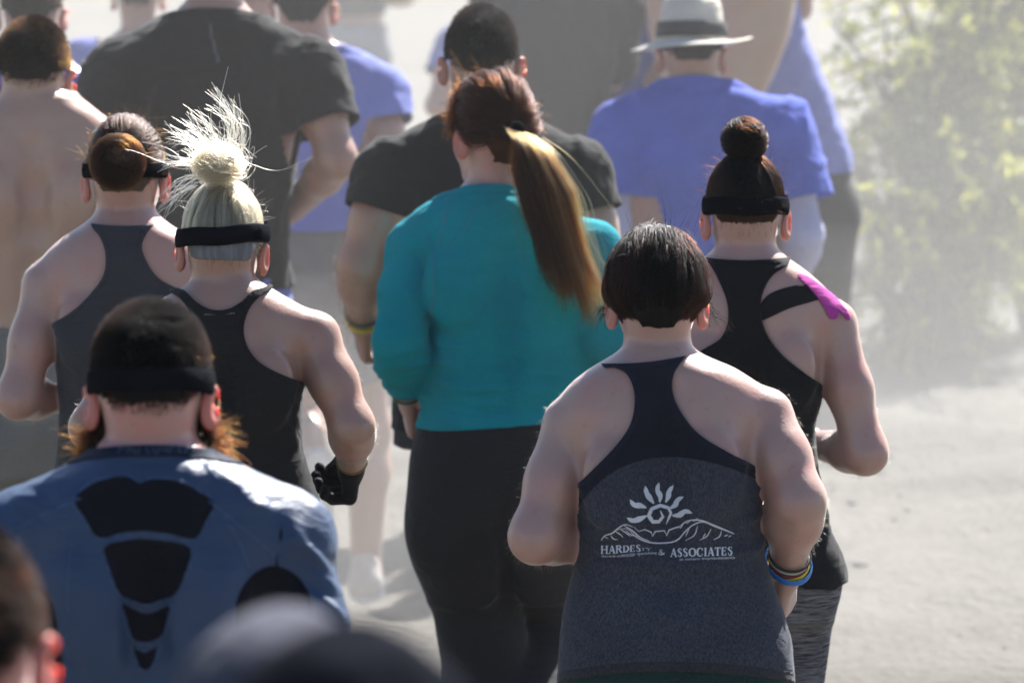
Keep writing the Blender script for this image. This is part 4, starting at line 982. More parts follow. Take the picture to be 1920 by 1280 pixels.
    for tt, w_, m, tl, ho in ((0.80, 0.0055, plain('woven_dark', (0.03, 0.035, 0.03), 0.9), .004, .001), (0.85, 0.004, plain('woven_white', (0.45, 0.45, 0.42), 0.8), .002, 0), (0.90, 0.006, plain('woven_maroon', (0.16, 0.025, 0.03), 0.8), .002, .001), (0.97, 0.010, plain('silicone_yellow', (0.62, 0.50, 0.02), 0.45), -.006, .004), (0.93, 0.012, plain('silicone_blue', (0.01, 0.16, 0.55), 0.4), .010, .0085)):
        wristband(p, 'R', tt, m, w_, 0.003, 'wristband', tl, ho)
    p.shoes(SHOE_UP, SHOE_SOLE)
    p.fuzz(1300, 0.006, 0.00008, lambda V, Nn: (V[:, 2] > 0.95) & (V[:, 2] < 1.37), hairmat('body_hair_fair', 0.1, 0.3))

# ---------------------------------------------------------------- the bearded man
def man_bearded():
    p = Person('bearded person in a blue compression shirt with black mesh panels and a dark headband', 283, 8.02, True, 0.0068, RUDDY)
    p.torso(px=[(848, 205, 358, .062, -.012), (868, 172, 402, .078, -.01), (898, 112, 462, .095, -.006), (938, 50, 520, .112, 0), (990, 22, 552, .122, 0), (1060, 22, 548, .126, 0), (1150, 38, 530, .124, 0), (1280, 56, 512, .116, 0), (1400, 72, 496, .110, 0), (1540, 62, 506, .122, -.01), (1640, 60, 508, .125, -.012), (1760, 74, 494, .11, -.01)], H=1.63)
    p.shoulders(p.P(26, 1010), p.P(540, 1008), 0.052, 0.055, 0.06); p.spine(1.1, 1.3, .014, .005)
    p.arm('L', p.P(-52, 1320, -.08), p.P(20, 1420, .16), .054, .043, .032); p.arm('R', p.P(612, 1320, -.08), p.P(540, 1420, .16), .054, .043, .032)
    p.head(p.P(283, 715, 0.03), 1.02, 0, -0.12, neck=0.060)
    p.legs(); p.body(0.0066)
    def disp(V):
        q = [((470, 930), (400, 880), .012, .007), ((520, 960), (450, 935), .012, .007), ((560, 985), (535, 1040), .014, .006), ((600, 1050), (560, 1010), .010, .008), ((640, 1110), (570, 1060), .010, .009), ((655, 1165), (590, 1110), .010, .009), ((660, 1220), (600, 1170), .010, .008), ((665, 1270), (605, 1225), .010, .008), ((630, 1085), (575, 1030), .009, .008), ((400, 870), (370, 905), .010, .006), ((60, 915), (130, 895), .010, .005), ((20, 930), (80, 930), .010, .004),
             ((140, 1020), (120, 1200), .02, .003), ((180, 1080), (200, 1280), .03, .003), ((420, 1040), (400, 1250), .03, .003)]
        return folds_px(p, V, [(a, b, w_*0.8, h_*1.1) for a, b, w_, h_ in q])+0.0022*fbm(V*np.array((18, 18, 9)), 3, 6)
    R = p.raw(p.pick(['torso', 'neck', 'arm', 'delt']), 0.005, disp, 0.006); V = R[0]; u, v = p.px(V)
    f = np.full(len(V), 1.0)
    for sd_ in 'LR':
        S, E, W, rs, re, rw = p.arms[sd_]; d = nrm(W-E); t = (V-E) @ d; rad = np.linalg.norm(V-E-t[:, None]*d, axis=1); f = np.where((rad < .07) & (t > .08), np.minimum(f, np.linalg.norm(W-E)*0.9-t), f)
    f = np.minimum(f, V[:, 2]-p.P(283, 1560)[2]); nm = p.neck_mask(V, p.P(283, 850)[2], -0.3); f = np.minimum(f, nm)
    BLUE = cloth('blue_compression', (0.022, 0.047, 0.105), (0.030, 0.057, 0.120), 0.5, 0.15, 500.0, (1, 1, 1), 0.15, 0.4)
    o = p.cut(R, f, 'compression_shirt', BLUE, 0, 0.0022)
    back = (V[:, 1] < 0.03)*2.0-1
    MESH = cloth('black_mesh', (0.0035, 0.004, 0.008), (0.006, 0.007, 0.013), 0.9, 0.05, 700.0, (1, 1, 1), 0.3, 0.15)
    for poly in ([(140, 938), (165, 911), (200, 897), (238, 893), (262, 905), (290, 897), (340, 904), (375, 923), (402, 942), (386, 975), (365, 1010), (320, 1001), (270, 995), (230, 998), (185, 1008), (160, 972)],
                 [(195, 1026), (230, 1013), (270, 1009), (315, 1014), (358, 1028), (345, 1080), (327, 1115), (300, 1124), (275, 1132), (245, 1123), (222, 1110), (206, 1066)],
                 [(228, 1130), (250, 1141), (275, 1150), (300, 1142), (320, 1134), (312, 1170), (304, 1190), (275, 1204), (248, 1195), (238, 1165)], [(250, 1210), (260, 1218), (272, 1223), (284, 1217), (295, 1211), (289, 1238), (275, 1256), (259, 1244)]):
        p.cut(R, np.minimum(polyf(smooth_poly(poly, 3), u, v)*0.001, back), 'mesh_panel', MESH, 0.0006, 0.0014, o)
        pf = polyf(smooth_poly(poly, 3), u, v)
        p.cut(R, np.minimum(np.minimum(-pf*0.001, (4.5+pf)*0.001), back), 'flatlock_seam', cloth('blue_seam', (0.055, 0.10, 0.19), None, 0.6, 0.2), 0.0012, 0.0016, o)
    for poly in ([(441, 1160), (447, 1115), (472, 1078), (508, 1060), (545, 1070), (572, 1098), (588, 1150), (596, 1300), (438, 1300)], [(112, 1300), (109, 1190), (98, 1130), (80, 1100), (40, 1095), (10, 1110), (-10, 1300)]):
        p.cut(R, np.minimum(polyf(smooth_poly(poly, 4), u, v)*0.001, (V[:, 1] < 0.09)*2.0-1), 'underarm_panel', MESH, 0.0006, 0.0014, o)
    for line in ([(150, 935), (80, 965), (10, 1000)], [(392, 938), (450, 985), (520, 1045)], [(530, 985), (522, 1030), (519, 1062)], [(420, 965), (450, 1020), (470, 1075)], [(135, 1000), (128, 1120), (125, 1270)]):
        c = spline(line, 14); g = np.min([np.hypot(u-a, v-b) for a, b in spline(line, 60)], 0)
        p.cut(R, np.minimum((2.6-g)*0.001, -V[:, 1]-0.0), 'flatlock_seam', cloth('blue_seam', (0.055, 0.10, 0.19), None, 0.6, 0.2) if line[0][0] != 530 else MESH, 0.0010, 0.0014, o)
    RC = p.raw(p.pick(['torso', 'neck']), 0.0065, None, 0.005); V = RC[0]; u, v = p.px(V)
    g = 0.0006*(u-283)**2
    cf = np.minimum(v-(834+g*1.0), 854+g*0.9-v)*0.001; cf = np.where(V[:, 1] > 0.02, np.minimum(V[:, 2]-p.P(283, 858)[2]+0.0, p.P(283, 842)[2]-V[:, 2])-V[:, 1]*0.0, cf)
    co = p.cut(RC, cf, 'collar', cloth('collar_fabric', (0.006, 0.014, 0.034), None, 0.7, 0.15), 0.001, 0.003, o)
    pr = Print(); ink = plain('collar_ink', (0.045, 0.075, 0.12), 0.6)
    pr.letters('PRO', 222, 851, 11, [14, 13, 14]); pr.letters('COMBAT', 273, 851, 11, [12.5, 13.5, 14.5, 13, 12, 12])
    pr.put(p, RC, 'collar_lettering', ink, 0.0048, o)
    leggings(p, p.P(283, 1500)[2], BLACKF, 'running_tights')
    h = Hair(p, H_BLACK, S_BLACK, 0.004, inset=0.20, nape=-0.46, side=-0.12)
    h.short(20000, lambda u: 0.006+0.013*np.clip(u[:, 2]+0.30, 0, 1), 0.8, 0.35, 0.3, 0.0004, 4)
    h.halo(3000, hairmat('hair_sunlit_rim', 0.82, 0.45, 0.35), 0.015, 0.30, 0.0003, 0.3)  # paler strands paint the golden backlit edge over the black hair
    headband(p, -0.001, 0.034, 0.013, -0.004, 0, BAND, 0.003)
    # beard
    n = 7000; sx = RNG.choice([-1, 1], n); a = RNG.uniform(0, 1, n)**1.9; r0 = np.array([p.h(s*(0.066-0.036*q*q+RNG.normal(0, .003)), 0.012+0.075*q, -0.058-0.052*q+RNG.normal(0, .012)) for s, q in zip(sx, a)])
    d = np.stack([sx*(0.50+RNG.normal(0, .25, n)), -0.15+0.9*a+RNG.normal(0, .35, n), -0.85+RNG.normal(0, .25, n)], 1); d /= np.linalg.norm(d, axis=1)[:, None]
    t = np.linspace(0, 1, 7)[None, :, None]; Ls = RNG.uniform(0.020, 0.052, n)[:, None, None]; c = RNG.normal(0, 0.3, (n, 1, 3))
    strands('beard', r0[:, None]+Ls*(d[:, None]*t+c*t*t+0.10*np.sin(t*9+RNG.uniform(0, 6, (n, 1, 1)))*RNG.normal(0, 1, (n, 1, 3))*t), 0.00045, 0.0003, hairmat('beard_ginger', 0.78, 0.65, 0.35), p.root)
    p.shoes(SHOE_UP, SHOE_SOLE)

# ---------------------------------------------------------------- the blonde with the messy topknot
def woman_blonde():
    p = Person('person with a messy blonde topknot, black headband, dark grey tank top and glove', 422, 10.67, False, 0.0066, TAN)
    p.torso(px=[(518, 378, 466, .053, -.01), (540, 350, 496, .066, -.01), (562, 318, 524, .080, -.006), (592, 290, 552, .096, 0), (640, 280, 564, .106, 0), (700, 282, 566, .110, 0), (760, 290, 562, .107, 0), (830, 292, 562, .104, 0), (880, 288, 574, .107, 0), (940, 272, 595, .120, -.01), (1000, 260, 617, .132, -.016), (1060, 252, 627, .136, -.018), (1130, 254, 629, .13, -.015), (1200, 264, 622, .11, -.01)], H=1.58)
    p.shoulders(p.P(258, 640), p.P(590, 632), 0.045, 0.047, 0.055); p.spine(1.0, 1.24, .012, .005)
    p.arm('L', p.P(172, 802, -.06), p.P(250, 850, .16), .047, .038, .026)
    p.arm('R', p.P(660, 798, -.06), p.P(660, 868, .07), .047, .039, .0265, inward=(-1, 0.1, 0), hd=(-0.10, 0.75, -0.62), curl=(60, 115, 165))
    p.head(p.P(418, 448, 0.02), 0.97, 0.0, -0.08, 0.05, neck=0.050); p.legs(); p.body(0.0062)
    R = p.raw(p.pick(['torso', 'neck']), 0.0042, lambda V: 0.0022*np.abs(fbm(V*np.array((16, 16, 60)), 3, 3)), 0.006); V = R[0]; u, v = p.px(V)
    out = smooth_poly([(310, 500), (332, 545), (352, 552), (374, 570), (405, 583), (435, 578), (462, 556), (480, 541), (494, 500), (506, 540), (494, 549), (472, 565), (458, 588), (455, 615), (462, 645), (482, 675), (520, 698), (572, 716), (640, 730), (650, 930), (560, 935), (420, 938), (280, 932), (200, 930), (200, 730), (280, 716), (330, 698), (366, 672), (384, 645), (388, 615), (380, 588), (362, 566), (342, 552), (326, 545), (300, 520)], 4)
    f = polyf(smooth_poly([(296, 520), (322, 538), (346, 545), (368, 566), (395, 580), (425, 580), (452, 566), (474, 545), (498, 538), (524, 520), (508, 541), (486, 556), (467, 580), (457, 612), (462, 645), (484, 677), (524, 700), (572, 717), (660, 735), (660, 930), (180, 930), (180, 735), (248, 717), (296, 700), (336, 677), (358, 645), (363, 612), (353, 580), (334, 556), (312, 541)], 3), u, v)*0.001
    DG = cloth('dark_grey_knit', (0.013, 0.013, 0.014), (0.021, 0.020, 0.021), 0.9, 0.2, 500.0)
    o = p.cut(R, f, 'tank_top', DG); p.cut(R, np.minimum(np.minimum(f, 0.009-f), 0.735-v*0.001), 'binding', DG, 0.0016, 0.0026, o)
    pr = Print()
    for i in range(13): pr.strip([(384+i*4.4, 590-0.03*i*i*0+(-0.2*i)), (386.6+i*4.4, 590-0.2*i)], 2.6)
    pr.put(p, R, 'small_logo', plain('faded_ink', (0.22, 0.22, 0.22), 0.7), 0.0014, o)
    leggings(p, p.P(420, 915)[2], BLACKF)
    R = p.raw(p.hands[1], 0.0022, None, 0.0034, 1); V = R[0]; S, E, W, *_ = p.arms['R']; hd = nrm((-0.10, 0.75, -0.62)); t = (V-W) @ hd
    p.cut(R, np.minimum(t+0.004, 0.125-t), 'glove', cloth('glove_black', (0.006, 0.006, 0.009), None, 0.7, 0.2), 0, 0.0015)
    wristband(p, 'R', 0.93, plain('bronze_bracelet', (0.22, 0.14, 0.05), 0.35, 0.5, 0.6), 0.0035, 0.0012)
    h = Hair(p, H_BLONDE, S_BLONDE, 0.007, inset=0.0, nape=-0.34, side=-0.14)
    h.gather(9000, (0.02, -0.25, 0.97), 0.00042, 10, 0.006, 0.16, step=0.0045, locks=220)
    bc = p.P(410, 308, -0.01); h.bun(bc, 0.043, 620, 0.0005, S_BLONDE, (0.1, -0.3, 0.95), 0.75, 0.9)
    # loose ends bursting out of the knot
    n = 300; u_ = sphere_dirs(n*2); u_ = u_[u_[:, 2] > -0.35][:n]; n = len(u_); t = np.linspace(0, 1, 10)[None, :, None]
    wind = np.array((-0.55, 0.0, 0.25)); L = 0.014*RNG.lognormal(0.1, 0.6, n)[:, None, None]
    Pq = bc+0.038*u_[:, None]+L*(u_[:, None]*t+wind*t*t*RNG.uniform(0.2, 1.6, (n, 1, 1))+RNG.normal(0, 0.6, (n, 1, 3))*t*t+0.22*np.sin(t*7+RNG.uniform(0, 6, (n, 1, 1)))*RNG.normal(0, 1, (n, 1, 3))*t); h.add(Pq, 0.0004, 0.00022)
    for (a, b, c) in (((410, 275), (398, 235), (368, 208)), ((430, 270), (440, 225), (418, 195)), ((452, 285), (468, 240), (440, 215)), ((440, 265), (452, 225), (405, 180)), ((380, 285), (352, 260), (320, 258)), ((375, 310), (340, 300), (310, 310)), ((372, 330), (335, 340), (318, 365)), ((390, 280), (365, 245), (345, 240)), ((365, 345), (330, 360), (305, 395))):
        m_ = 17; A = p.P(*a, -.02)+RNG.normal(0, .004, (m_, 3)); B = p.P(*b, -.03)+RNG.normal(0, .009, (m_, 3)); C_ = p.P(*c, -.03)+RNG.normal(0, .013, (m_, 3)); t = np.linspace(0, 1, 12)[None, :, None]
        h.add((1-t)**2*A[:, None]+2*t*(1-t)*B[:, None]+t*t*C_[:, None], 0.00042, 0.00022)
    h.flyaways(90, 0.025, 0.00024, 0.3)
    # nape hair below the band
    h.m = hairmat('hair_ash', 0.30, 0.3, 0.3); h.zone = dict(nape=-0.58, side=-0.25); h.short(900, 0.014, 0.2, 0.9, 0.15, 0.0004, 5)
    headband(p, 0.008, 0.036, 0.018, 0.0, 0.010, BAND, 0.003)
    p.shoes(SHOE_UP, SHOE_SOLE); p.fuzz(1600, 0.006, 0.00008, lambda V, Nn: (V[:, 2] > 0.95) & (V[:, 2] < 1.35), hairmat('body_hair_fair', 0.1, 0.3))

# ---------------------------------------------------------------- the woman with the topknot and tape
def woman_taped():
    p = Person('person with a neat brown topknot and pink and black tape on one shoulder', 1400, 11.1, False, 0.0066, FAIR)
    p.torso(px=[(462, 1352, 1446, .053, -.01), (485, 1326, 1472, .067, -.01), (510, 1298, 1506, .080, -.006), (545, 1268, 1536, .096, 0), (600, 1256, 1546, .106, 0), (680, 1256, 1542, .108, 0), (740, 1266, 1536, .107, 0), (800, 1276, 1524, .104, 0), (860, 1275, 1527, .104, 0), (930, 1266, 1540, .113, -.006), (1000, 1258, 1548, .126, -.014), (1070, 1255, 1554, .132, -.017), (1150, 1262, 1550, .12, -.012)], H=1.6)
    p.shoulders(p.P(1240, 612), p.P(1562, 608), 0.043, 0.046, 0.055); p.spine(1.05, 1.28, .012, .006)
    p.arm('L', p.P(1185, 850, -.06), p.P(1275, 845, .15), .046, .040, .027); p.arm('R', p.P(1622, 848, -.05), p.P(1530, 832, .13), .046, .041, .028)
    p.head(p.P(1398, 388, 0.02), 0.97, 0, -0.06, neck=0.050)
    R0 = p.P(1485, 1080); p.legs(L=[p.P(1325, 1080), p.P(1330, 1356, .12), p.P(1330, 1600, -.18)], R=[R0, p.P(1472, 1356, .03), p.P(1465, 1690, -.03)], rh=0.082, rk=0.057); p.body(0.0064)
    R = p.raw(p.pick(['torso', 'neck', 'leg']), 0.0055, lambda V: 0.003*np.abs(fbm(V*np.array((12, 12, 26)), 3, 13)), 0.006)
    V = R[0]; hem = p.P(1400, 1088)[2]; fl = np.clip((0.95-V[:, 2])/0.2, 0, 1)*0.008; V += vnormals(V, R[1])*fl[:, None]; u, v = p.px(V)
    f = polyf(smooth_poly([(1300, 440), (1318, 482), (1334, 500), (1352, 535), (1364, 570), (1364, 605), (1350, 635), (1318, 655), (1260, 690), (1180, 740), (1180, 1080), (1300, 1090), (1420, 1086), (1600, 1084), (1620, 780), (1548, 726), (1510, 700), (1470, 668), (1442, 635), (1428, 602), (1426, 570), (1434, 540), (1450, 515), (1480, 490), (1480, 440)], 4), u, v)*0.001
    f = np.minimum(f, (v-(488-0.0009*(u-1398)**2))*0.001)
    BT = cloth('black_tank', (0.008, 0.008, 0.010), (0.012, 0.012, 0.014), 0.8, 0.3, 500.0)
    o = p.cut(R, f, 'tank_top', BT); p.cut(R, np.minimum(np.minimum(f, 0.009-f), 0.75-v*0.001), 'binding', BT, 0.0014, 0.0026, o)
    RT = p.raw(p.pick(['torso', 'arm', 'delt']), 0.0016, None, 0.006); V = RT[0]; u, v = p.px(V); bk = 0.03-V[:, 1]
    kt = cloth('tape_black', (0.012, 0.012, 0.014), None, 0.85, 0.3); pk = cloth('tape_pink', (0.42, 0.05, 0.27), (0.48, 0.07, 0.32), 0.8, 0.2)
    p.cut(RT, np.minimum(polyf(smooth_poly([(1426, 600), (1424, 575), (1440, 553), (1470, 540), (1500, 534), (1528, 535), (1546, 556), (1520, 566), (1480, 578), (1445, 594)], 4), u, v)*0.001, bk), 'shoulder_tape', kt, 0.0006, 0.0012)
    p.cut(RT, np.minimum(polyf(smooth_poly([(1494, 516), (1512, 517), (1540, 536), (1570, 560), (1594, 592), (1588, 600), (1574, 583), (1570, 596), (1556, 597), (1545, 575), (1522, 545)], 4), u, v)*0.001, np.minimum(0.05-V[:, 1], V[:, 2]-1.2)), 'shoulder_tape', pk, 0.0012, 0.0012)
    p.cut(RT, np.minimum(polyf(smooth_poly([(1422, 600), (1419, 580), (1424, 560), (1429, 560), (1425, 580), (1428, 600)], 3), u, v)*0.001, bk), 'shoulder_tape', pk, 0.0012, 0.0012)
    leggings(p, p.P(1400, 1040)[2], cloth('grey_space_dye', (0.022, 0.021, 0.026), (0.19, 0.18, 0.20), 0.85, 0.25, 95.0, (0.22, 0.22, 3.2)))
    h = Hair(p, H_BROWN, S_BROWN, 0.007, inset=0.10, nape=-0.34, side=-0.16); h.gather(9000, (0.0, -0.15, 0.99), 0.00042, 10, 0.004, 0.16)
    h.bun(p.P(1396, 262, 0.0), 0.043, 800, 0.00042, S_BROWN, (0.1, -0.5, 0.85), 0.95, 0.08, 'bun', 0.95); h.flyaways(220, 0.022, 0.00026, -0.2)
    h.zone = dict(nape=-0.5, side=-0.25); h.short(350, 0.014, 0.3, 0.9, 0.2, 0.00035, 4)
    headband(p, 0.004, 0.036, 0.014, 0.0, 0.0, BAND, 0.003); p.shoes(SHOE_UP, SHOE_SOLE)
    p.fuzz(1800, 0.006, 0.00008, lambda V, Nn: (V[:, 2] > 0.95) & (V[:, 2] < 1.36), hairmat('body_hair_fair', 0.1, 0.3))

# ---------------------------------------------------------------- the woman with the ponytail
def woman_ponytail():
    p = Person('person with a long auburn ponytail in a teal long sleeved shirt and black leggings', 945, 12.1, False, 0.007, FAIR)
    p.torso(px=[(352, 872, 960, .055, -.01), (372, 830, 998, .070, -.01), (396, 794, 1044, .086, -.006), (430, 776, 1085, .102, 0), (500, 786, 1104, .113, 0), (570, 803, 1108, .116, 0), (640, 804, 1106, .116, 0), (700, 800, 1102, .116, 0), (760, 792, 1102, .119, 0), (800, 783, 1106, .126, -.008), (870, 770, 1113, .140, -.018), (940, 766, 1118, .147, -.024), (1000, 770, 1116, .142, -.022), (1060, 782, 1104, .132, -.015), (1120, 812, 1082, .112, -.005)], H=1.68)
    p.shoulders(p.P(772, 462), p.P(1114, 466), 0.047, 0.052, 0.06); p.spine(1.0, 1.3, .013, .004)
    p.arm('L', p.P(748, 640, -.085), p.P(766, 742, .03), .050, .045, .029, k=0.004,  inward=(1, 0.2, 0), hd=(0.1, 0.5, -0.85)); p.arm('R', p.P(1146, 632, -.06), p.P(1078, 672, .15), .054, .047, .029)
    p.head(p.P(925, 237, 0.02), 1.0, 0.45, -0.04, neck=0.052)
    p.legs(L=[p.P(866, 985, 0), p.P(908, 1195, .0), p.P(925, 1520, -.03)], R=[p.P(1018, 985, 0), p.P(1022, 1190, .20), p.P(1015, 1340, -.10)], rh=0.104, rk=0.086, ra=0.052)
    for a, b in (((944, 900, -.185), (946, 1000, -.165)), ((946, 1000, -.165), (950, 1130, -.10))): p.prims.append(cone(p.P(*a), p.P(*b), 0.012, 0.02, 0.05, 'leg', True))
    p.body(0.0066)
    def disp(V):
        z = V[:, 2]; wz = np.exp(-((z-1.04)/0.10)**2)
        return 0.0085*wz*np.abs(fbm(V*np.array((7, 7, 62)), 3, 12))+0.005*np.abs(fbm(V*np.array((10, 10, 20)), 3, 14))+folds_px(p, V, [((a, b), (c, d), .009, .009) for a, b, c, d in ((800, 700, 900, 725), (815, 735, 1000, 720), (800, 665, 860, 690), (960, 745, 1095, 700), (820, 620, 840, 690), (812, 480, 822, 560), (798, 440, 815, 490))])
    R = p.raw(p.pick(['torso', 'neck', 'arm', 'delt']), 0.005, disp, 0.0062); V = R[0]; u, v = p.px(V)
    f = np.minimum(p.neck_mask(V, p.P(915, 362)[2], -0.4), V[:, 2]-p.P(945, 786)[2]-0.06*(np.abs(V[:, 0])-0.0)*0-0.012*np.sin(V[:, 0]*7))
    for sd_ in 'LR':
        S, E, W, *_ = p.arms[sd_]; d = nrm(W-E); t = (V-E) @ d; rad = np.linalg.norm(V-E-t[:, None]*d, axis=1); f = np.where((rad < .075) & (t > .05), np.minimum(f, np.linalg.norm(W-E)*0.82-t), f)
    TEAL = cloth('teal_knit', (0.0, 0.225, 0.275), (0.002, 0.26, 0.31), 0.8, 0.1, 500.0, (1, 1, 0.3), 0.2, 0.08)
    o = p.cut(R, f, 'long_sleeve_top', TEAL)
    seam = cloth('teal_seam', (0.035, 0.20, 0.27), None, 0.7, 0.3)
    for line in ([(842, 382), (832, 420), (820, 462)], [(888, 385), (872, 430), (840, 470)], [(800, 440), (812, 480), (815, 530), (806, 600)]):
        g = np.min([np.hypot(u-a, v-b) for a, b in spline(line, 50)], 0); p.cut(R, np.minimum((2.2-g)*0.001, (V[:, 1] < 0)*2.0-1), 'seam', seam, 0.0012, 0.0014, o)
    fc = np.minimum(p.neck_mask(V, p.P(915, 359)[2], -0.4), -p.neck_mask(V, p.P(915, 378)[2], -0.4)); fc = np.minimum(fc, 0.12-np.hypot(V[:, 0]-p.loft.at(p.ztop)[0], V[:, 1])); p.cut(R, fc, 'collar', TEAL, 0.0016, 0.002, o)
    leggings(p, p.P(945, 765)[2], cloth('black_leggings', (0.017, 0.017, 0.020), (0.024, 0.024, 0.027), 0.8, 0.35, 500.0), cell=0.0075)
    wristband(p, 'L', 0.83, plain('woven_red', (0.40, 0.05, 0.03), 0.7), 0.009, 0.004); wristband(p, 'L', 0.92, plain('woven_green', (0.03, 0.13, 0.10), 0.8), 0.008, 0.004); wristband(p, 'L', 0.76, plain('woven_teal', (0.02, 0.09, 0.08), 0.8), 0.006, 0.005)
    h = Hair(p, H_RED, S_RED, 0.010, nape=-0.74, side=-0.26)
    tie = p.P(968, 243, -0.095); Td = nrm((tie-p.HC) @ p.HR/(p.rs))
    h.gather(12000, Td, 0.00045, 11, 0.010, 0.12, None, 0.003, locks=130, step=0.010)
    h.flyaways(260, 0.028, 0.00028, -0.1)
    sp = [p.P(968, 243, -.105), p.P(992, 268, -.150), p.P(1018, 335, -.172), p.P(1040, 420, -.172), p.P(1064, 500, -.168), p.P(1086, 565, -.160), p.P(1100, 618, -.155)]
    K = 20; S_ = spline(sp, K)
    def lock(n, off, wid, mat, r, ln, bend, name='ponytail'):
        """one lock: strands that share a path beside the middle of the tail"""
        t = np.linspace(0, 1, K); L = np.clip(ln*RNG.uniform(0.78, 1.0, n), 0, 1.0); out = []
        q = RNG.normal(0, 1, (n, 2)); ph = RNG.uniform(0, 6.28, n); ph0 = RNG.uniform(0, 6.28)
        for k in range(K):
            tt = t[k]*L; c = np.stack([np.interp(tt*(K-1), np.arange(K), S_[:, i]) for i in range(3)], 1)
            o = np.clip(tt*3.2, 0, 1)*(1-0.35*tt); fr = wid*(0.45+0.55*np.clip(tt*3, 0, 1)+0.9*np.clip(tt-0.6, 0, 1))
            dx = off[0]*o+bend[0]*tt*tt+q[:, 0]*fr+0.003*np.sin(ph0+tt*8)+0.0015*np.sin(ph+tt*11); dyy = off[1]*o+bend[1]*tt*tt+q[:, 1]*fr*0.7
            out.append(c+np.stack([dx, dyy, -0.3*dx], 1))
        return strands(name, np.stack(out, 1), r, r*0.4, mat, h.obj)
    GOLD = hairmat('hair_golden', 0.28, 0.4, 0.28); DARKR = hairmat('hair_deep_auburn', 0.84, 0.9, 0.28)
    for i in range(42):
        a = RNG.uniform(-1, 1); mat = [DARKR, H_RED, H_HONEY, GOLD][int(np.clip((a+1)*1.8+RNG.normal(0, .75), 0, 3))]  # mixed streaks, dark left to golden right: sunlit edge painted by lock colour
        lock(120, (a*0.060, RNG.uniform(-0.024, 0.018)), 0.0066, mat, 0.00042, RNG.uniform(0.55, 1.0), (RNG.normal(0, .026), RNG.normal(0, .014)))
    for i in range(70): lock(2, (RNG.normal(0.012, .035), RNG.normal(0, .02)), 0.002, [GOLD, H_HONEY, H_RED][i % 3], 0.0003, RNG.uniform(0.3, 1.0), (RNG.normal(0.01, .05), RNG.normal(0, .03)))
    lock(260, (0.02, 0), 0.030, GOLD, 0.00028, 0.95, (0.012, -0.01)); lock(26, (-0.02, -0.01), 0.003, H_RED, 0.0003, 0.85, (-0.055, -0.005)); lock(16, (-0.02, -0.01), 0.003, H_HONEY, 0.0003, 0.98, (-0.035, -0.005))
    v_, q_ = extract([ell(p.P(969, 243, -.108), (0.017, 0.013, 0.019), 0.002)], 0.004, 0, 1); add_mesh('hair_tie', v_, q_, BAND, h.obj)
    # the fringe of small curls along the hairline
    n = 500; a = RNG.uniform(0, 1, n); uu = np.array([(-0.86+0.3*q, 0.15+0.2*q+RNG.normal(0, .05), -0.1+0.8*q) for q in a]); uu /= np.linalg.norm(uu, axis=1)[:, None]
    p0 = h.pt(uu, 0.010); t = np.linspace(0, 1, 9)[None, :, None]; d = RNG.normal(0, .6, (n, 1, 3))+(uu @ p.HR.T)[:, None]*0.8; h.add(p0[:, None]+0.013*(d*t+0.5*np.sin(t*8+RNG.uniform(0, 6, (n, 1, 1)))*RNG.normal(0, 1, (n, 1, 3))*t), 0.0004, 0.0003)
    p.shoes(SHOE_UP, SHOE_SOLE)

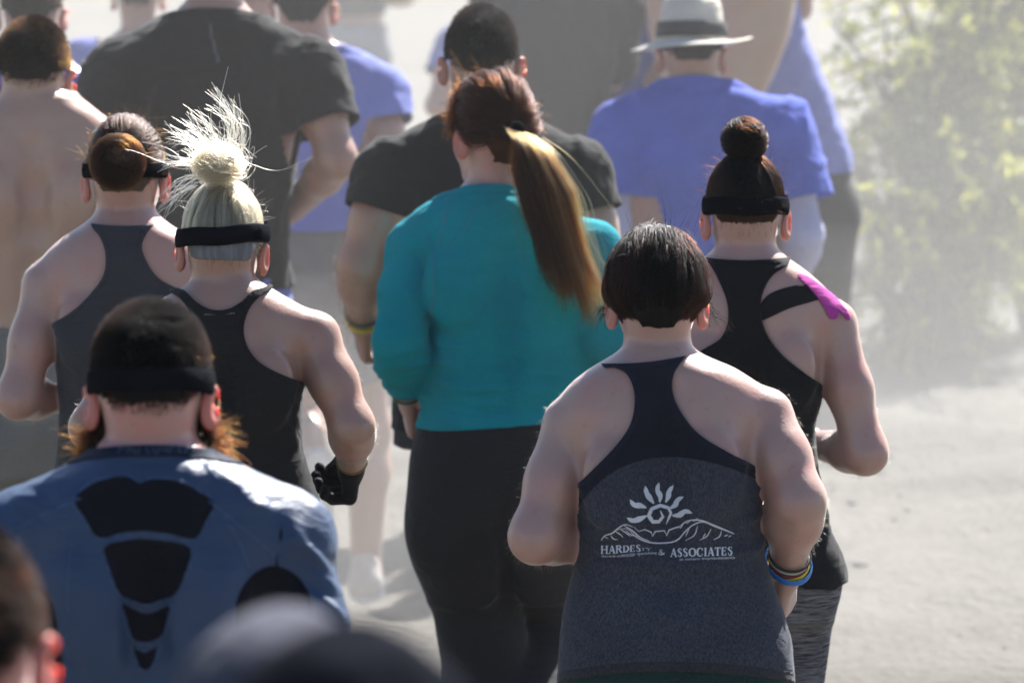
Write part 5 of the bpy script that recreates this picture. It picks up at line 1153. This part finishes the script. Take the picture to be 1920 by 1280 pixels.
# ---------------------------------------------------------------- the woman with the low bun
def woman_lowbun():
    p = Person('person with a low light brown bun in a plain grey racerback at the left', 235, 11.35, False, 0.007, FAIR)
    p.torso(px=[(398, 188, 284, .053, -.01), (420, 164, 310, .067, -.01), (442, 128, 345, .081, -.006), (478, 98, 372, .097, 0), (530, 88, 384, .106, 0), (600, 96, 378, .108, 0), (680, 108, 370, .106, 0), (770, 116, 364, .103, 0), (840, 112, 368, .105, 0), (900, 100, 380, .115, -.008), (980, 84, 396, .130, -.016), (1080, 82, 398, .13, -.016), (1150, 92, 388, .11, -.01)], H=1.65)
    p.shoulders(p.P(88, 536), p.P(386, 536), 0.045, 0.047, 0.055); p.spine(1.05, 1.33, .012, .005)
    p.arm('L', p.P(34, 745, -.06), p.P(128, 748, .15), .047, .040, .027); p.arm('R', p.P(440, 745, -.06), p.P(350, 750, .15), .047, .040, .027)
    p.head(p.P(235, 318, 0.02), 0.98, 0, -0.05, neck=0.050); p.legs(); p.body(0.0068)
    R = p.raw(p.pick(['torso', 'neck']), 0.0045, lambda V: 0.0022*np.abs(fbm(V*np.array((14, 14, 30)), 3, 23)), 0.0065); V = R[0]; u, v = p.px(V)
    f = polyf(smooth_poly([(160, 380), (170, 422), (188, 445), (198, 478), (194, 515), (172, 548), (140, 580), (98, 606), (40, 630), (40, 870), (440, 870), (440, 640), (380, 560), (330, 540), (296, 520), (276, 492), (266, 462), (276, 436), (292, 416), (300, 380)], 4), u, v)*0.001
    f = np.minimum(f, (v-(424-0.0012*(u-235)**2))*0.001)
    m = cloth('grey_racerback', (0.045, 0.047, 0.054), (0.055, 0.057, 0.064), 0.85, 0.3, 500.0); o = p.cut(R, f, 'tank_top', m); p.cut(R, np.minimum(np.minimum(f, 0.009-f), 0.62-v*0.001), 'binding', m, 0.0014, 0.0026, o)
    leggings(p, p.P(235, 860)[2], BLACKF)
    h = Hair(p, H_LIGHT, S_LIGHT, 0.008, inset=0.14, nape=-0.5, side=-0.2); h.gather(8000, (-0.05, -0.98, 0.15), 0.00042, 10, 0.004, 0.16)
    h.bun(p.P(221, 303, -0.125), 0.052, 1000, 0.00042, S_LIGHT, (0.05, -0.9, 0.35), 0.8, 0.10); h.flyaways(260, 0.022, 0.00028, -0.3); h.halo(1500, hairmat('hair_sunlit_rim', 0.5, 0.4, 0.35), 0.008, 0.1)
    headband(p, 0.0, 0.030, 0.014, 0.0, 0.0, BAND, 0.003); p.shoes(SHOE_UP, SHOE_SOLE)
    p.fuzz(1500, 0.006, 0.00008, lambda V, Nn: (V[:, 2] > 0.95) & (V[:, 2] < 1.4), hairmat('body_hair_fair', 0.1, 0.3))
# ---------------------------------------------------------------- the rows ahead
WHITE_SLEEVE = cloth('pale_sleeve', (0.42, 0.42, 0.60), None, 0.7, 0.3)
BLUES = {'royal': cloth('royal_blue_tee', (0.065, 0.10, 0.42), (0.075, 0.11, 0.44), 0.85, 0.3), 'light': cloth('light_blue_tee', (0.15, 0.175, 0.43), (0.16, 0.185, 0.45), 0.85, 0.3), 'deep': cloth('deep_blue_tee', (0.03, 0.055, 0.30), (0.035, 0.06, 0.32), 0.85, 0.3)}
DKTEE = cloth('black_tee', (0.009, 0.009, 0.010), (0.014, 0.014, 0.015), 0.85, 0.3); GREYTEE = cloth('dark_grey_tee', (0.016, 0.016, 0.018), (0.022, 0.022, 0.024), 0.85, 0.3)
GREYSH = cloth('grey_shorts_cloth', (0.16, 0.155, 0.14), (0.18, 0.17, 0.155)); DKPANT = cloth('dark_pants_cloth', (0.022, 0.022, 0.023), (0.03, 0.03, 0.031))
def man_shirtless():
    p = Person('shirtless tanned person with cropped dark hair and grey shorts at the far left', 72, 12.55, True, 0.0085, ((0.40, 0.25, 0.18), (0.42, 0.20, 0.14)))
    p.torso(px=[(182, 14, 138, .064, -.01), (205, -18, 166, .080, -.01), (235, -52, 192, .100, 0), (300, -66, 206, .120, 0), (400, -60, 204, .125, 0), (500, -48, 192, .12, 0), (600, -42, 184, .112, 0), (700, -44, 188, .116, -.005), (800, -48, 194, .125, -.012), (880, -44, 190, .11, -.01)], H=1.78)
    p.shoulders(p.P(-56, 292), p.P(196, 290), 0.056, 0.055, 0.06); p.spine(1.15, 1.5, .015, .008)
    p.arm('L', p.P(-120, 500, -.07), p.P(-60, 560, .15), .056, .044, .031); p.arm('R', p.P(262, 500, -.07), p.P(200, 560, .15), .056, .044, .031)
    p.head(p.P(62, 126, 0.02), 1.0, 0, -0.08, neck=0.062); p.legs(); p.body()
    shorts(p, p.P(72, 606)[2], GREYSH, 0.45); R = p.raw(p.pick(['leg']), 0.003); V = R[0]; p.cut(R, np.minimum(0.74-V[:, 2], V[:, 2]-0.14), 'compression_tights', cloth('pale_tights', (0.40, 0.40, 0.42), None))
    h = Hair(p, H_DARK, S_DARK, 0.003, inset=0.25, nape=-0.5, side=-0.16); h.short(9000, lambda u: 0.007+0.009*np.clip(u[:, 2]+0.3, 0, 1), 0.9, 0.35, 0.3, 0.0005, 4); h.halo(3500, hairmat('hair_sunlit_rim', 0.5, 0.4, 0.35), 0.012, 0.0, 0.0005)
    p.shoes(SHOE_UP, SHOE_SOLE)
def man_black_tee():
    p = Person('person with dark cropped hair in a plain black tee, yellow wristband on the left wrist', 903, 12.85, True, 0.0085, OLIVE)
    p.torso(px=[(215, 850, 960, .064, -.01), (236, 806, 1004, .082, -.01), (262, 752, 1054, .102, 0), (300, 722, 1084, .122, 0), (380, 720, 1088, .132, 0), (460, 728, 1082, .13, 0), (560, 742, 1070, .122, 0), (650, 748, 1064, .118, 0), (740, 742, 1070, .122, -.006), (830, 742, 1070, .13, -.01)], H=1.8)
    p.shoulders(p.P(732, 328), p.P(1078, 326), 0.052, 0.056, 0.06); p.spine(1.2, 1.48, .014, .005)
    p.arm('L', p.P(676, 500, -.05), p.P(682, 608, .10), .062, .050, .034, hs=1.0, inward=(0.9, .3, 0), hd=(0.02, 0.55, -0.8)); p.arm('R', p.P(1140, 510, -.05), p.P(1118, 600, .12), .060, .048, .034)
    p.head(p.P(903, 103, 0.02), 1.04, 0, -0.05, neck=0.066); p.legs(L=[(-0.05, 0, 0.885), (0.01, 0.05, 0.49), (0.05, -0.02, 0.095)], R=[(0.09, 0, 0.885), (0.10, 0.12, 0.51), (0.10, -0.20, 0.30)]); p.body()
    tshirt(p, p.P(903, 222)[2], p.P(903, 800)[2], DKTEE, 0.42, 0.006, 0.008, 0.008)
    shorts(p, p.P(903, 740)[2], DKPANT, 0.6)
    h = Hair(p, H_BLACK, S_BLACK, 0.004, inset=0.2, nape=-0.52, side=-0.16); h.short(9000, lambda u: 0.006+0.008*np.clip(u[:, 2]+0.2, 0, 1), 0.9, 0.35, 0.3, 0.0005, 4)
    wristband(p, 'L', 0.90, plain('band_yellow', (0.50, 0.40, 0.02), 0.5), 0.011, 0.003); wristband(p, 'L', 0.78, plain('band_dark', (0.04, 0.05, 0.03), 0.5), 0.009, 0.003)
    p.fuzz(1500, 0.018, 0.0001, lambda V, Nn: (V[:, 0] < -0.2) & (V[:, 2] > 0.9) & (V[:, 2] < 1.3), hairmat('body_hair', 0.3, 0.5)); p.shoes(SHOE_UP, SHOE_SOLE)
def man_hat():
    p = Person('person in a pale brimmed sun hat and royal blue tee with white arm sleeves', 1320, 14.8, True, 0.0095, TAN)
    p.torso(px=[(160, 1246, 1362, .062, -.01), (178, 1208, 1404, .080, -.01), (205, 1180, 1448, .100, 0), (250, 1166, 1468, .118, 0), (330, 1168, 1466, .124, 0), (420, 1174, 1458, .122, 0), (500, 1174, 1458, .12, 0), (600, 1170, 1462, .13, -.01)], H=1.68)
    p.shoulders(p.P(1168, 246), p.P(1464, 240), 0.052, 0.055, 0.06)
    p.arm('L', p.P(1152, 430, -.05), p.P(1180, 510, .12), .056, .046, .033); p.arm('R', p.P(1506, 440, -.05), p.P(1490, 530, .12), .056, .046, .033)
    p.head(p.P(1297, 88, 0.02), 1.0, 0, -0.1, neck=0.066); p.legs(); p.body()
    tshirt(p, p.P(1305, 158)[2], p.P(1320, 540)[2], BLUES['royal'], 0.68, 0.008, 0.016, 0.030)
    shorts(p, p.P(1320, 520)[2], DKPANT, 0.7)
    R = p.raw(p.pick(['armL', 'armR']), 0.0035, lambda V: 0.002*np.abs(fbm(V*30, 2, 3))); V = R[0]; f = np.full(len(V), 1.0)
    for sd_ in 'LR':
        S, E, W, *_ = p.arms[sd_]; m = (V[:, 0] < 0) == (sd_ == 'L'); d = nrm(E-S); f = np.where(m, (V-S) @ d+0.0, f); d = nrm(W-E); f = np.where(m, np.minimum(f, np.linalg.norm(W-E)*0.97-(V-E) @ d), f)
    for sg in (-1, 1): p.cut(R, np.minimum(f, sg*V[:, 0]), 'arm_sleeve', WHITE_SLEEVE)
    h = Hair(p, H_DARK, S_DARK, 0.003, inset=0.16, nape=-0.5, side=-0.2); h.short(3500, 0.008, 0.7, 0.4, 0.3, 0.0005, 4)
    # bush hat: crown, band and a wavy turned brim
    HM = cloth('hat_canvas', (0.50, 0.46, 0.40), (0.55, 0.51, 0.45), 0.85, 0.2)
    C = p.h(0, 0, 0.030); R_ = p.HR; nA = 72
    def lathe(prof, wob=0.0, tilt=0.0):
        V = []; F = []
        for k, (r, z) in enumerate(prof):
            for i in range(nA):
                a = 2*math.pi*i/nA; x, y = math.cos(a), math.sin(a); q = max(0.0, (r-0.098)/0.075)
                V.append(C+R_ @ np.array((x*r*0.93, y*r*1.08, z+wob*q*(0.6*math.cos(2*a)+0.45*math.sin(3*a+0.6))+tilt*q*x)))
        for k in range(len(prof)-1):
            for i in range(nA): F.append((k*nA+i, k*nA+(i+1) % nA, (k+1)*nA+(i+1) % nA, (k+1)*nA+i))
        return np.array(V), np.array(F)
    crown = [(0.004, 0.108), (0.035, 0.107), (0.066, 0.101), (0.080, 0.088), (0.086, 0.062), (0.092, 0.020), (0.097, -0.016), (0.092, -0.016), (0.088, 0.018), (0.080, 0.060), (0.070, 0.088), (0.030, 0.098), (0.004, 0.099)]
    V, F = lathe(crown); V = V+vnormals(V, F)*(0.0035*fbm(V*28, 2, 3))[:, None]
    hat = add_mesh('hat', V, F[:, ::-1], HM, p.root)
    V, F = lathe([(0.094, -0.012), (0.115, -0.018), (0.145, -0.024), (0.170, -0.028), (0.1705, -0.0305), (0.145, -0.0275), (0.115, -0.0215), (0.094, -0.0155)], 0.011, 0.016); add_mesh('brim', V, F[:, ::-1], HM, hat)
    V, F = lathe([(0.0945, 0.034), (0.0985, 0.032), (0.1015, -0.004), (0.0975, -0.006)]); add_mesh('hatband', V, F[:, ::-1], cloth('hatband_black', (0.03, 0.033, 0.036), None, 0.8, 0.2), hat)
    p.shoes(SHOE_UP, SHOE_SOLE)
def man_big_tee():
    p = Person('tall broad person in a faded black tee with elbows swung wide', 400, 13.85, True, 0.009, TAN)
    p.torso(px=[(18, 348, 452, .064, -.01), (44, 306, 496, .082, -.01), (78, 258, 540, .104, 0), (120, 236, 566, .124, 0), (200, 236, 562, .134, 0), (300, 248, 546, .130, 0), (400, 260, 536, .122, 0), (500, 264, 536, .120, 0), (590, 256, 544, .126, -.01), (680, 258, 542, .13, -.012)], H=1.92)
    p.shoulders(p.P(224, 138), p.P(580, 136), 0.056, 0.058, 0.06)
    p.arm('L', p.P(165, 310, -.08), p.P(240, 390, .16), .058, .047, .034); p.arm('R', p.P(632, 300, -.08), p.P(548, 392, .13), .058, .047, .034)
    p.head(p.P(402, -78, 0.02), 1.04, 0, -0.05, neck=0.066); p.legs(); p.body()
    o, R = tshirt(p, p.P(400, 36)[2], p.P(400, 535)[2], DKTEE, 0.62, 0.007, 0.012, 0.016); V = R[0]; u, v = p.px(V)
    g = np.min([np.hypot(u-a, v-b) for a, b in spline([(392, 42), (400, 80), (409, 116)], 40)], 0); p.cut(R, np.minimum((3.2-g)*0.001, (V[:, 1] < 0)*2.0-1), 'seam_tape', cloth('seam_grey', (0.09, 0.09, 0.10), None), 0.0012, 0.0016, o)
    shorts(p, p.P(400, 515)[2], BLUES['light'], 0.6)
    h = Hair(p, H_DARK, S_DARK, 0.004, nape=-0.5); h.short(2500, 0.01, 0.9, 0.3, 0.3, 0.0005, 4); p.shoes(SHOE_UP, SHOE_SOLE)
def man_blue_long():
    p = Person('person in a loose lavender blue tee and grey shorts, legs visible between others', 592, 15.6, True, 0.0095, TAN)
    p.torso(px=[(92, 540, 642, .062, -.01), (112, 508, 684, .080, -.01), (140, 488, 702, .100, 0), (180, 484, 708, .118, 0), (260, 490, 702, .122, 0), (350, 498, 692, .118, 0), (430, 494, 694, .12, -.006), (520, 494, 694, .12, -.01)], H=1.78)
    p.shoulders(p.P(486, 172), p.P(704, 172), 0.052, 0.056, 0.06)
    p.arm('L', p.P(450, 310, -.07), p.P(500, 350, .15), .054, .043, .031); p.arm('R', p.P(738, 318, -.07), p.P(660, 356, .15), .054, .044, .031)
    p.head(p.P(568, 2, 0.02), 1.02, 0, -0.1, neck=0.064)
    p.legs(L=[p.P(545, 560), p.P(560, 790, .15), p.P(590, 880, -.22)], R=[p.P(648, 560), p.P(690, 805, .03), p.P(684, 1062, -.02)], rh=0.085, rk=0.058, ra=0.040); p.body()
    tshirt(p, p.P(590, 98)[2], p.P(592, 425)[2], BLUES['light'], 0.42, 0.010, 0.012, 0.014)
    shorts(p, p.P(592, 410)[2], GREYSH, 0.6)
    h = Hair(p, H_DARK, S_DARK, 0.004, nape=-0.62); h.short(3500, 0.010, 0.8, 0.5, 0.3, 0.0006, 4); p.shoes(SHOE_PALE, SHOE_SOLE)
def runner(label, cx, Y, H, top, bottom, hair=(H_DARK, S_DARK), col=TAN, hx=0.0, lean=0.0, el=(0.0, 0.0), wide=1.0, frac=0.5, cell=0.011, hem=0.88, bare=False, zone=None, hairn=2000, px=None, long_pants=False, sl=0.0, fwd=False, male=True, hs=1.0, vtop=None, cap=None):
    """an ordinary runner of height H standing at picture column cx, distance Y"""
    if vtop is not None: H = px2w(cx, vtop, Y+0.03)[2]/0.996
    p = Person(label, cx, Y, male, cell, col); f = H/1.75
    if px: p.torso(px=px, H=H)
    else: p.torso(None, None, H, wide)
    zs = p.ztop-0.085*f; sx = 0.178*f*wide; c0 = p.loft.at(zs)[0]
    p.shoulders((c0-sx, 0, zs), (c0+sx, 0, zs), 0.052*f, 0.054*f, 0.06)
    if fwd:
        for sd_, q in (('L', -1), ('R', 1)): p.arm(sd_, (c0+q*(sx-0.02), 0.16, zs-0.22*f), (c0+q*(sx-0.10), 0.34, zs-0.10*f), .052*f, .043*f, .031*f)
    else: p.arm('L', (c0-sx-0.075-el[0], -0.09, zs-0.27*f), (c0-sx+0.03, 0.15, zs-0.30*f), .054*f, .043*f, .031*f); p.arm('R', (c0+sx+0.075+el[1], -0.09, zs-0.27*f), (c0+sx-0.03, 0.15, zs-0.30*f), .054*f, .043*f, .031*f)
    p.head((c0+hx, 0.03, p.ztop+0.15*f), f*hs, 0, -0.08, neck=0.06*f); p.legs(); p.body()
    if not bare: tshirt(p, p.ztop-0.035, hem*f, top, frac, 0.010, 0.012, 0.016)
    if long_pants: leggings(p, 1.0*f, bottom, 'trousers', 0.012)
    else: shorts(p, 0.98*f, bottom, 0.6)
    h = Hair(p, hair[0], hair[1], 0.004, inset=0.14, **(zone or dict(nape=-0.55)))
    if cap is None: h.short(hairn, 0.010, 0.8, 0.45, 0.3, 0.0006, 4)
    else:
        pr = [ell(p.HC, p.rs*p.hs+0.013, 0.02, '', p.HR), ell(p.h(0, -0.035, -0.022), (np.array((0.058, 0.058, 0.058))*p.hs+0.014), 0.04, '', p.HR)]; R = p.raw(pr, 0.0, lambda V: 0.002*fbm(V*22, 2, 3)); V = R[0]
        q = (V-p.HC) @ p.HR; p.cut(R, q[:, 2]+0.040-0.25*q[:, 1], 'cap', cap, 0, 0.003); p.cut(R, np.minimum(q[:, 2]+0.040-0.25*q[:, 1], -0.012-(q[:, 2]-0.25*q[:, 1])), 'cap_brim', cap, 0.003, 0.003)
    p.shoes(SHOE_UP, SHOE_SOLE); return p
def far_rows():
    runner('shirtless person with a wide tanned back just beyond the brimmed hat', 1348, 17.2, 1.83, None, DKPANT, bare=True, fwd=True, col=((0.33, 0.21, 0.145), (0.35, 0.17, 0.11)), px=[(-142, 1300, 1400, .06, -.01), (-120, 1262, 1440, .08, 0), (-90, 1222, 1480, .11, 0), (-30, 1208, 1494, .13, 0), (60, 1216, 1482, .13, 0), (130, 1232, 1456, .12, 0), (200, 1248, 1430, .115, 0), (300, 1245, 1435, .12, -.01)], cell=0.010)
    p = runner('person in a loose light blue tee and dark trousers nearest the shrubs', 1478, 17.8, 1.80, BLUES['light'], DKPANT, long_pants=True, hem=0.99, px=[(-170, 1370, 1450, .06, -.01), (-145, 1330, 1480, .08, 0), (-110, 1318, 1486, .11, 0), (-40, 1350, 1484, .12, 0), (40, 1372, 1498, .12, 0), (130, 1390, 1530, .13, 0), (220, 1400, 1562, .14, 0), (310, 1404, 1588, .145, 0), (400, 1408, 1592, .14, -.01), (500, 1414, 1584, .12, -.01)], cell=0.010, fwd=True)
    runner('person in a dark grey tee beyond the plain black tee, head out of frame', 1046, 17.8, 1.93, GREYTEE, DKPANT, wide=0.92, fwd=True, hem=0.70, cell=0.010, el=(-0.03, -0.05), long_pants=True, frac=0.9)
    runner('person in a deep blue tee half hidden behind the dark grey tee', 1166, 18.2, 1.84, BLUES['deep'], DKPANT, wide=0.80, hem=1.02, el=(-0.04, -0.05))
    runner('dark-haired person in a blue tee beyond the shirtless back at the far left', 82, 14.9, 1.80, BLUES['royal'], GREYSH, hx=-0.03, hs=1.0)
    runner('person in a blue tee far ahead between the dark head and the faded black tee', 262, 18.3, 1.66, BLUES['light'], GREYSH, el=(0.06, 0.0))
    runner('person in a blue tee barely inside the left edge of the crowd', -95, 14.2, 1.76, BLUES['royal'], DKPANT)
    runner('distant walker in pale grey trousers beyond the lavender blue tee', 660, 26.5, 1.75, GREYTEE, cloth('pale_trousers', (0.23, 0.24, 0.27), (0.25, 0.26, 0.29)), long_pants=True, cell=0.013, hem=1.05)
    runner('person with brown hair seen just past the broad faded tee', 478, 16.9, 1.76, BLUES['light'], DKPANT, hair=(H_BROWN, S_BROWN), cell=0.012)
    runner('person in a light blue tee far ahead in the bright dust at the top', 930, 21.5, 1.50, BLUES['light'], GREYSH, cell=0.012)
def near_heads():
    runner('blurred close person at the left corner with close-cropped hair', -88, 5.3, 1.675, GREYTEE, DKPANT, hair=(H_DARK, S_DARK), col=RUDDY, zone=dict(nape=-0.5, side=-0.2), hairn=7000, cell=0.008, vtop=985)
    runner('blurred head in a black cap nearest the camera at the bottom edge', 652, 3.3, 1.80, DKTEE, DKPANT, hair=(H_BLACK, S_BLACK), zone=dict(nape=-0.5, side=-0.2), cell=0.008, vtop=1208, cap=cloth('cap_black', (0.003, 0.004, 0.008), None, 0.95, 0.0, spec=0.03))
    runner('blurred person in a grey knit cap beside the nearest black cap', 525, 3.95, 1.70, GREYTEE, DKPANT, hair=(H_GREY, S_GREY), zone=dict(nape=-0.5, side=-0.2), cell=0.008, vtop=1172, cap=cloth('cap_knit', (0.06, 0.06, 0.08), (0.075, 0.075, 0.095), 0.9, 0.1))
import time as _t
for fn in (woman_printed, man_bearded, woman_blonde, woman_taped, woman_ponytail, woman_lowbun, man_shirtless, man_black_tee, man_hat, man_big_tee, man_blue_long, far_rows, near_heads):
    _s = _t.time(); fn(); print('%s %.1fs' % (fn.__name__, _t.time()-_s))
